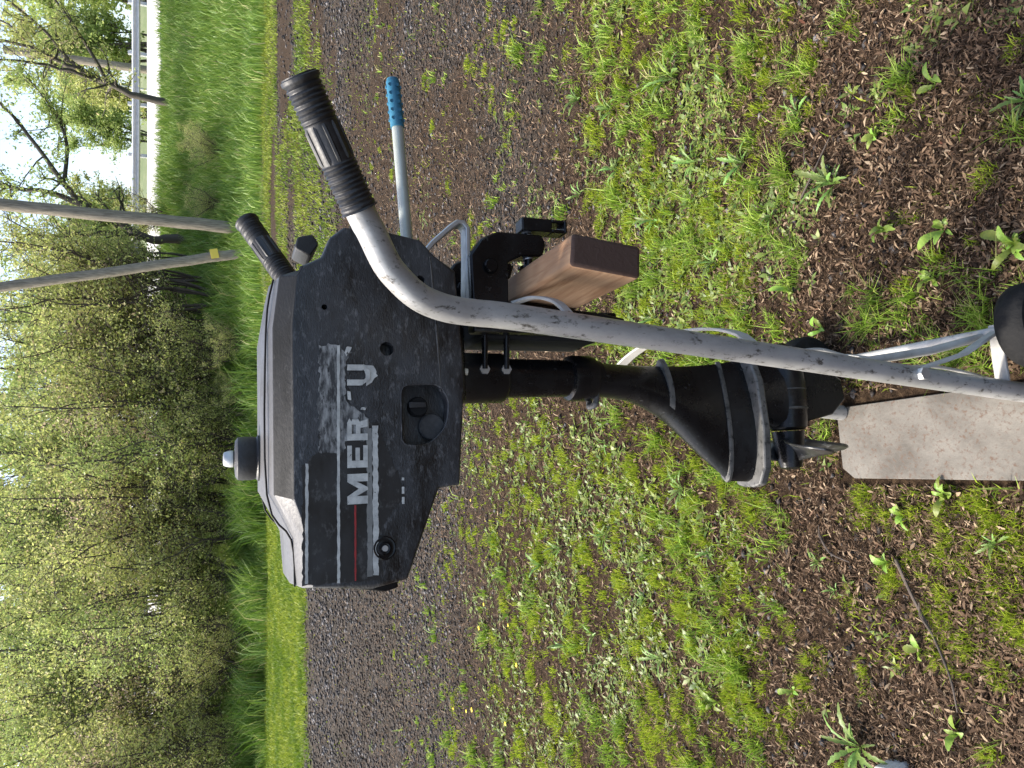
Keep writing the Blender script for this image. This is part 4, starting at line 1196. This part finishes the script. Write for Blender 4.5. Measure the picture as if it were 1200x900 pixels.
for x, y, sc in [(.40, 1.38, .8), (-.39, 1.23, .55), (-.61, 1.46, .6), (.62, 1.30, .75), (-.44, 1.18, .5), (-.27, .84, .7), (-.81, 1.83, 1.0), (-.88, 2.26, 1.0), (.56, 1.49, 1.0), (.72, 2.14, 1.0), (.93, 2.16, 1.0), (.89, 1.79, 1.0),
                 (-.66, 1.93, .9), (-.52, 2.2, 1.0), (-.3, 1.75, .8), (-.45, 1.6, .7), (.5, 1.9, .9), (.62, 1.7, .9), (.78, 1.55, .8), (-1.0, 2.5, 1.0), (-.75, 2.75, 1.0), (.33, 1.62, .8), (.2, 1.9, .8), (1.05, 2.4, 1.0), (-.2, 2.2, .9), (-.64, 2.55, 1), (.7, 2.4, 1)]:
    weed(x, y, sc * tr.uniform(.6, 1.1), tr.randint(8, 16), False, GL, 'dandelion rosettes')
for x, y, sc in [(.19, .95, .7), (-.20, .93, .6), (-.25, 1.02, .5), (.28, .93, .6), (.21, 1.31, .6), (-.83, 1.56, .7), (-.5, .98, .6), (.55, .95, .6), (-.35, 1.05, .5), (.3, 1.05, .5), (-.62, .9, .6), (-.7, 1.3, .6), (.5, 1.08, .5), (.12, 1.22, .5)]:
    weed(x, y, sc, tr.randint(4, 7), True, GB, 'seedlings on the mulch')
# yellow flowers at the drive's edge
fm = None
for i in range(10):
    x = -tr.uniform(.5, 1.9); y = tr.uniform(2.9, 3.9)
    r = empty('yellow_flower', (x, y, zt(x, y)), tr.uniform(0, 6)); r.scale = [tr.uniform(.45, .75)] * 3; tag(r, 'tiny yellow flower on a short stalk at the edge of the gravel', 'flower', 'yellow flowers by the gravel')
    if fm is None:
        a = MB().tube([(0, 0, 0), (.004, .002, .03), (.006, .003, .05)], .0016, 5).build('stalk', lm1, r, 60)
        b = MB()
        b.lathe([(.004, .049), (.013, .052), (.015, .055), (.008, .058), (.002, .059)], (.006, .003, 0), 'Z', 10)
        b = b.build('bloom', M['flower'], r, 30); fm = (a.data, b.data)
    else:
        link(bpy.data.objects.new('stalk', fm[0]), r); link(bpy.data.objects.new('bloom', fm[1]), r)

# ------------------------------------------------------------------ small things on the ground
ck = MB(); rr = random.Random(2)
ck.box((0, 0, .018), (.06, .045, .05))
c = ck.build('concrete_chunk', M['concrete'], None, 30, .004, 2)
c.location = (-.757, 1.02, zt(-.757, 1.02)); c.rotation_euler = (.1, -.12, .3)
tag(c, 'small pale concrete chunk half sunk in the mulch', 'concrete')
def twig(pts, r, label):
    pts = [Vector((x, y, zt(x, y) + z)) for x, y, z in pts]
    p = catmull(pts, 5); m2 = MB(); m2.tube(p, [r * (1 - .6 * i / (len(p) - 1)) for i in range(len(p))], 6)
    q = p[len(p) // 2]; m2.tube([q, q + Vector((.03, .02, .008)), q + Vector((.055, .02, .01))], [r * .6, r * .5, r * .3], 5)
    tag(m2.build('twig', M['bark2'], None, 60), label, 'twig')
twig([(-.34, 1.03, .012), (-.40, .99, .016), (-.46, .95, .012), (-.52, .91, .018), (-.58, .90, .012)], .0035, 'long thin curved brown twig lying on the mulch near the dandelions')
twig([(-.33, 1.22, .012), (-.36, 1.19, .016), (-.37, 1.14, .012)], .0028, 'short grey twig lying among seedlings on the mulch')
twig([(.42, 1.28, .012), (.47, 1.24, .016), (.53, 1.2, .012)], .0028, 'thin dry twig beside the open dandelion rosette')
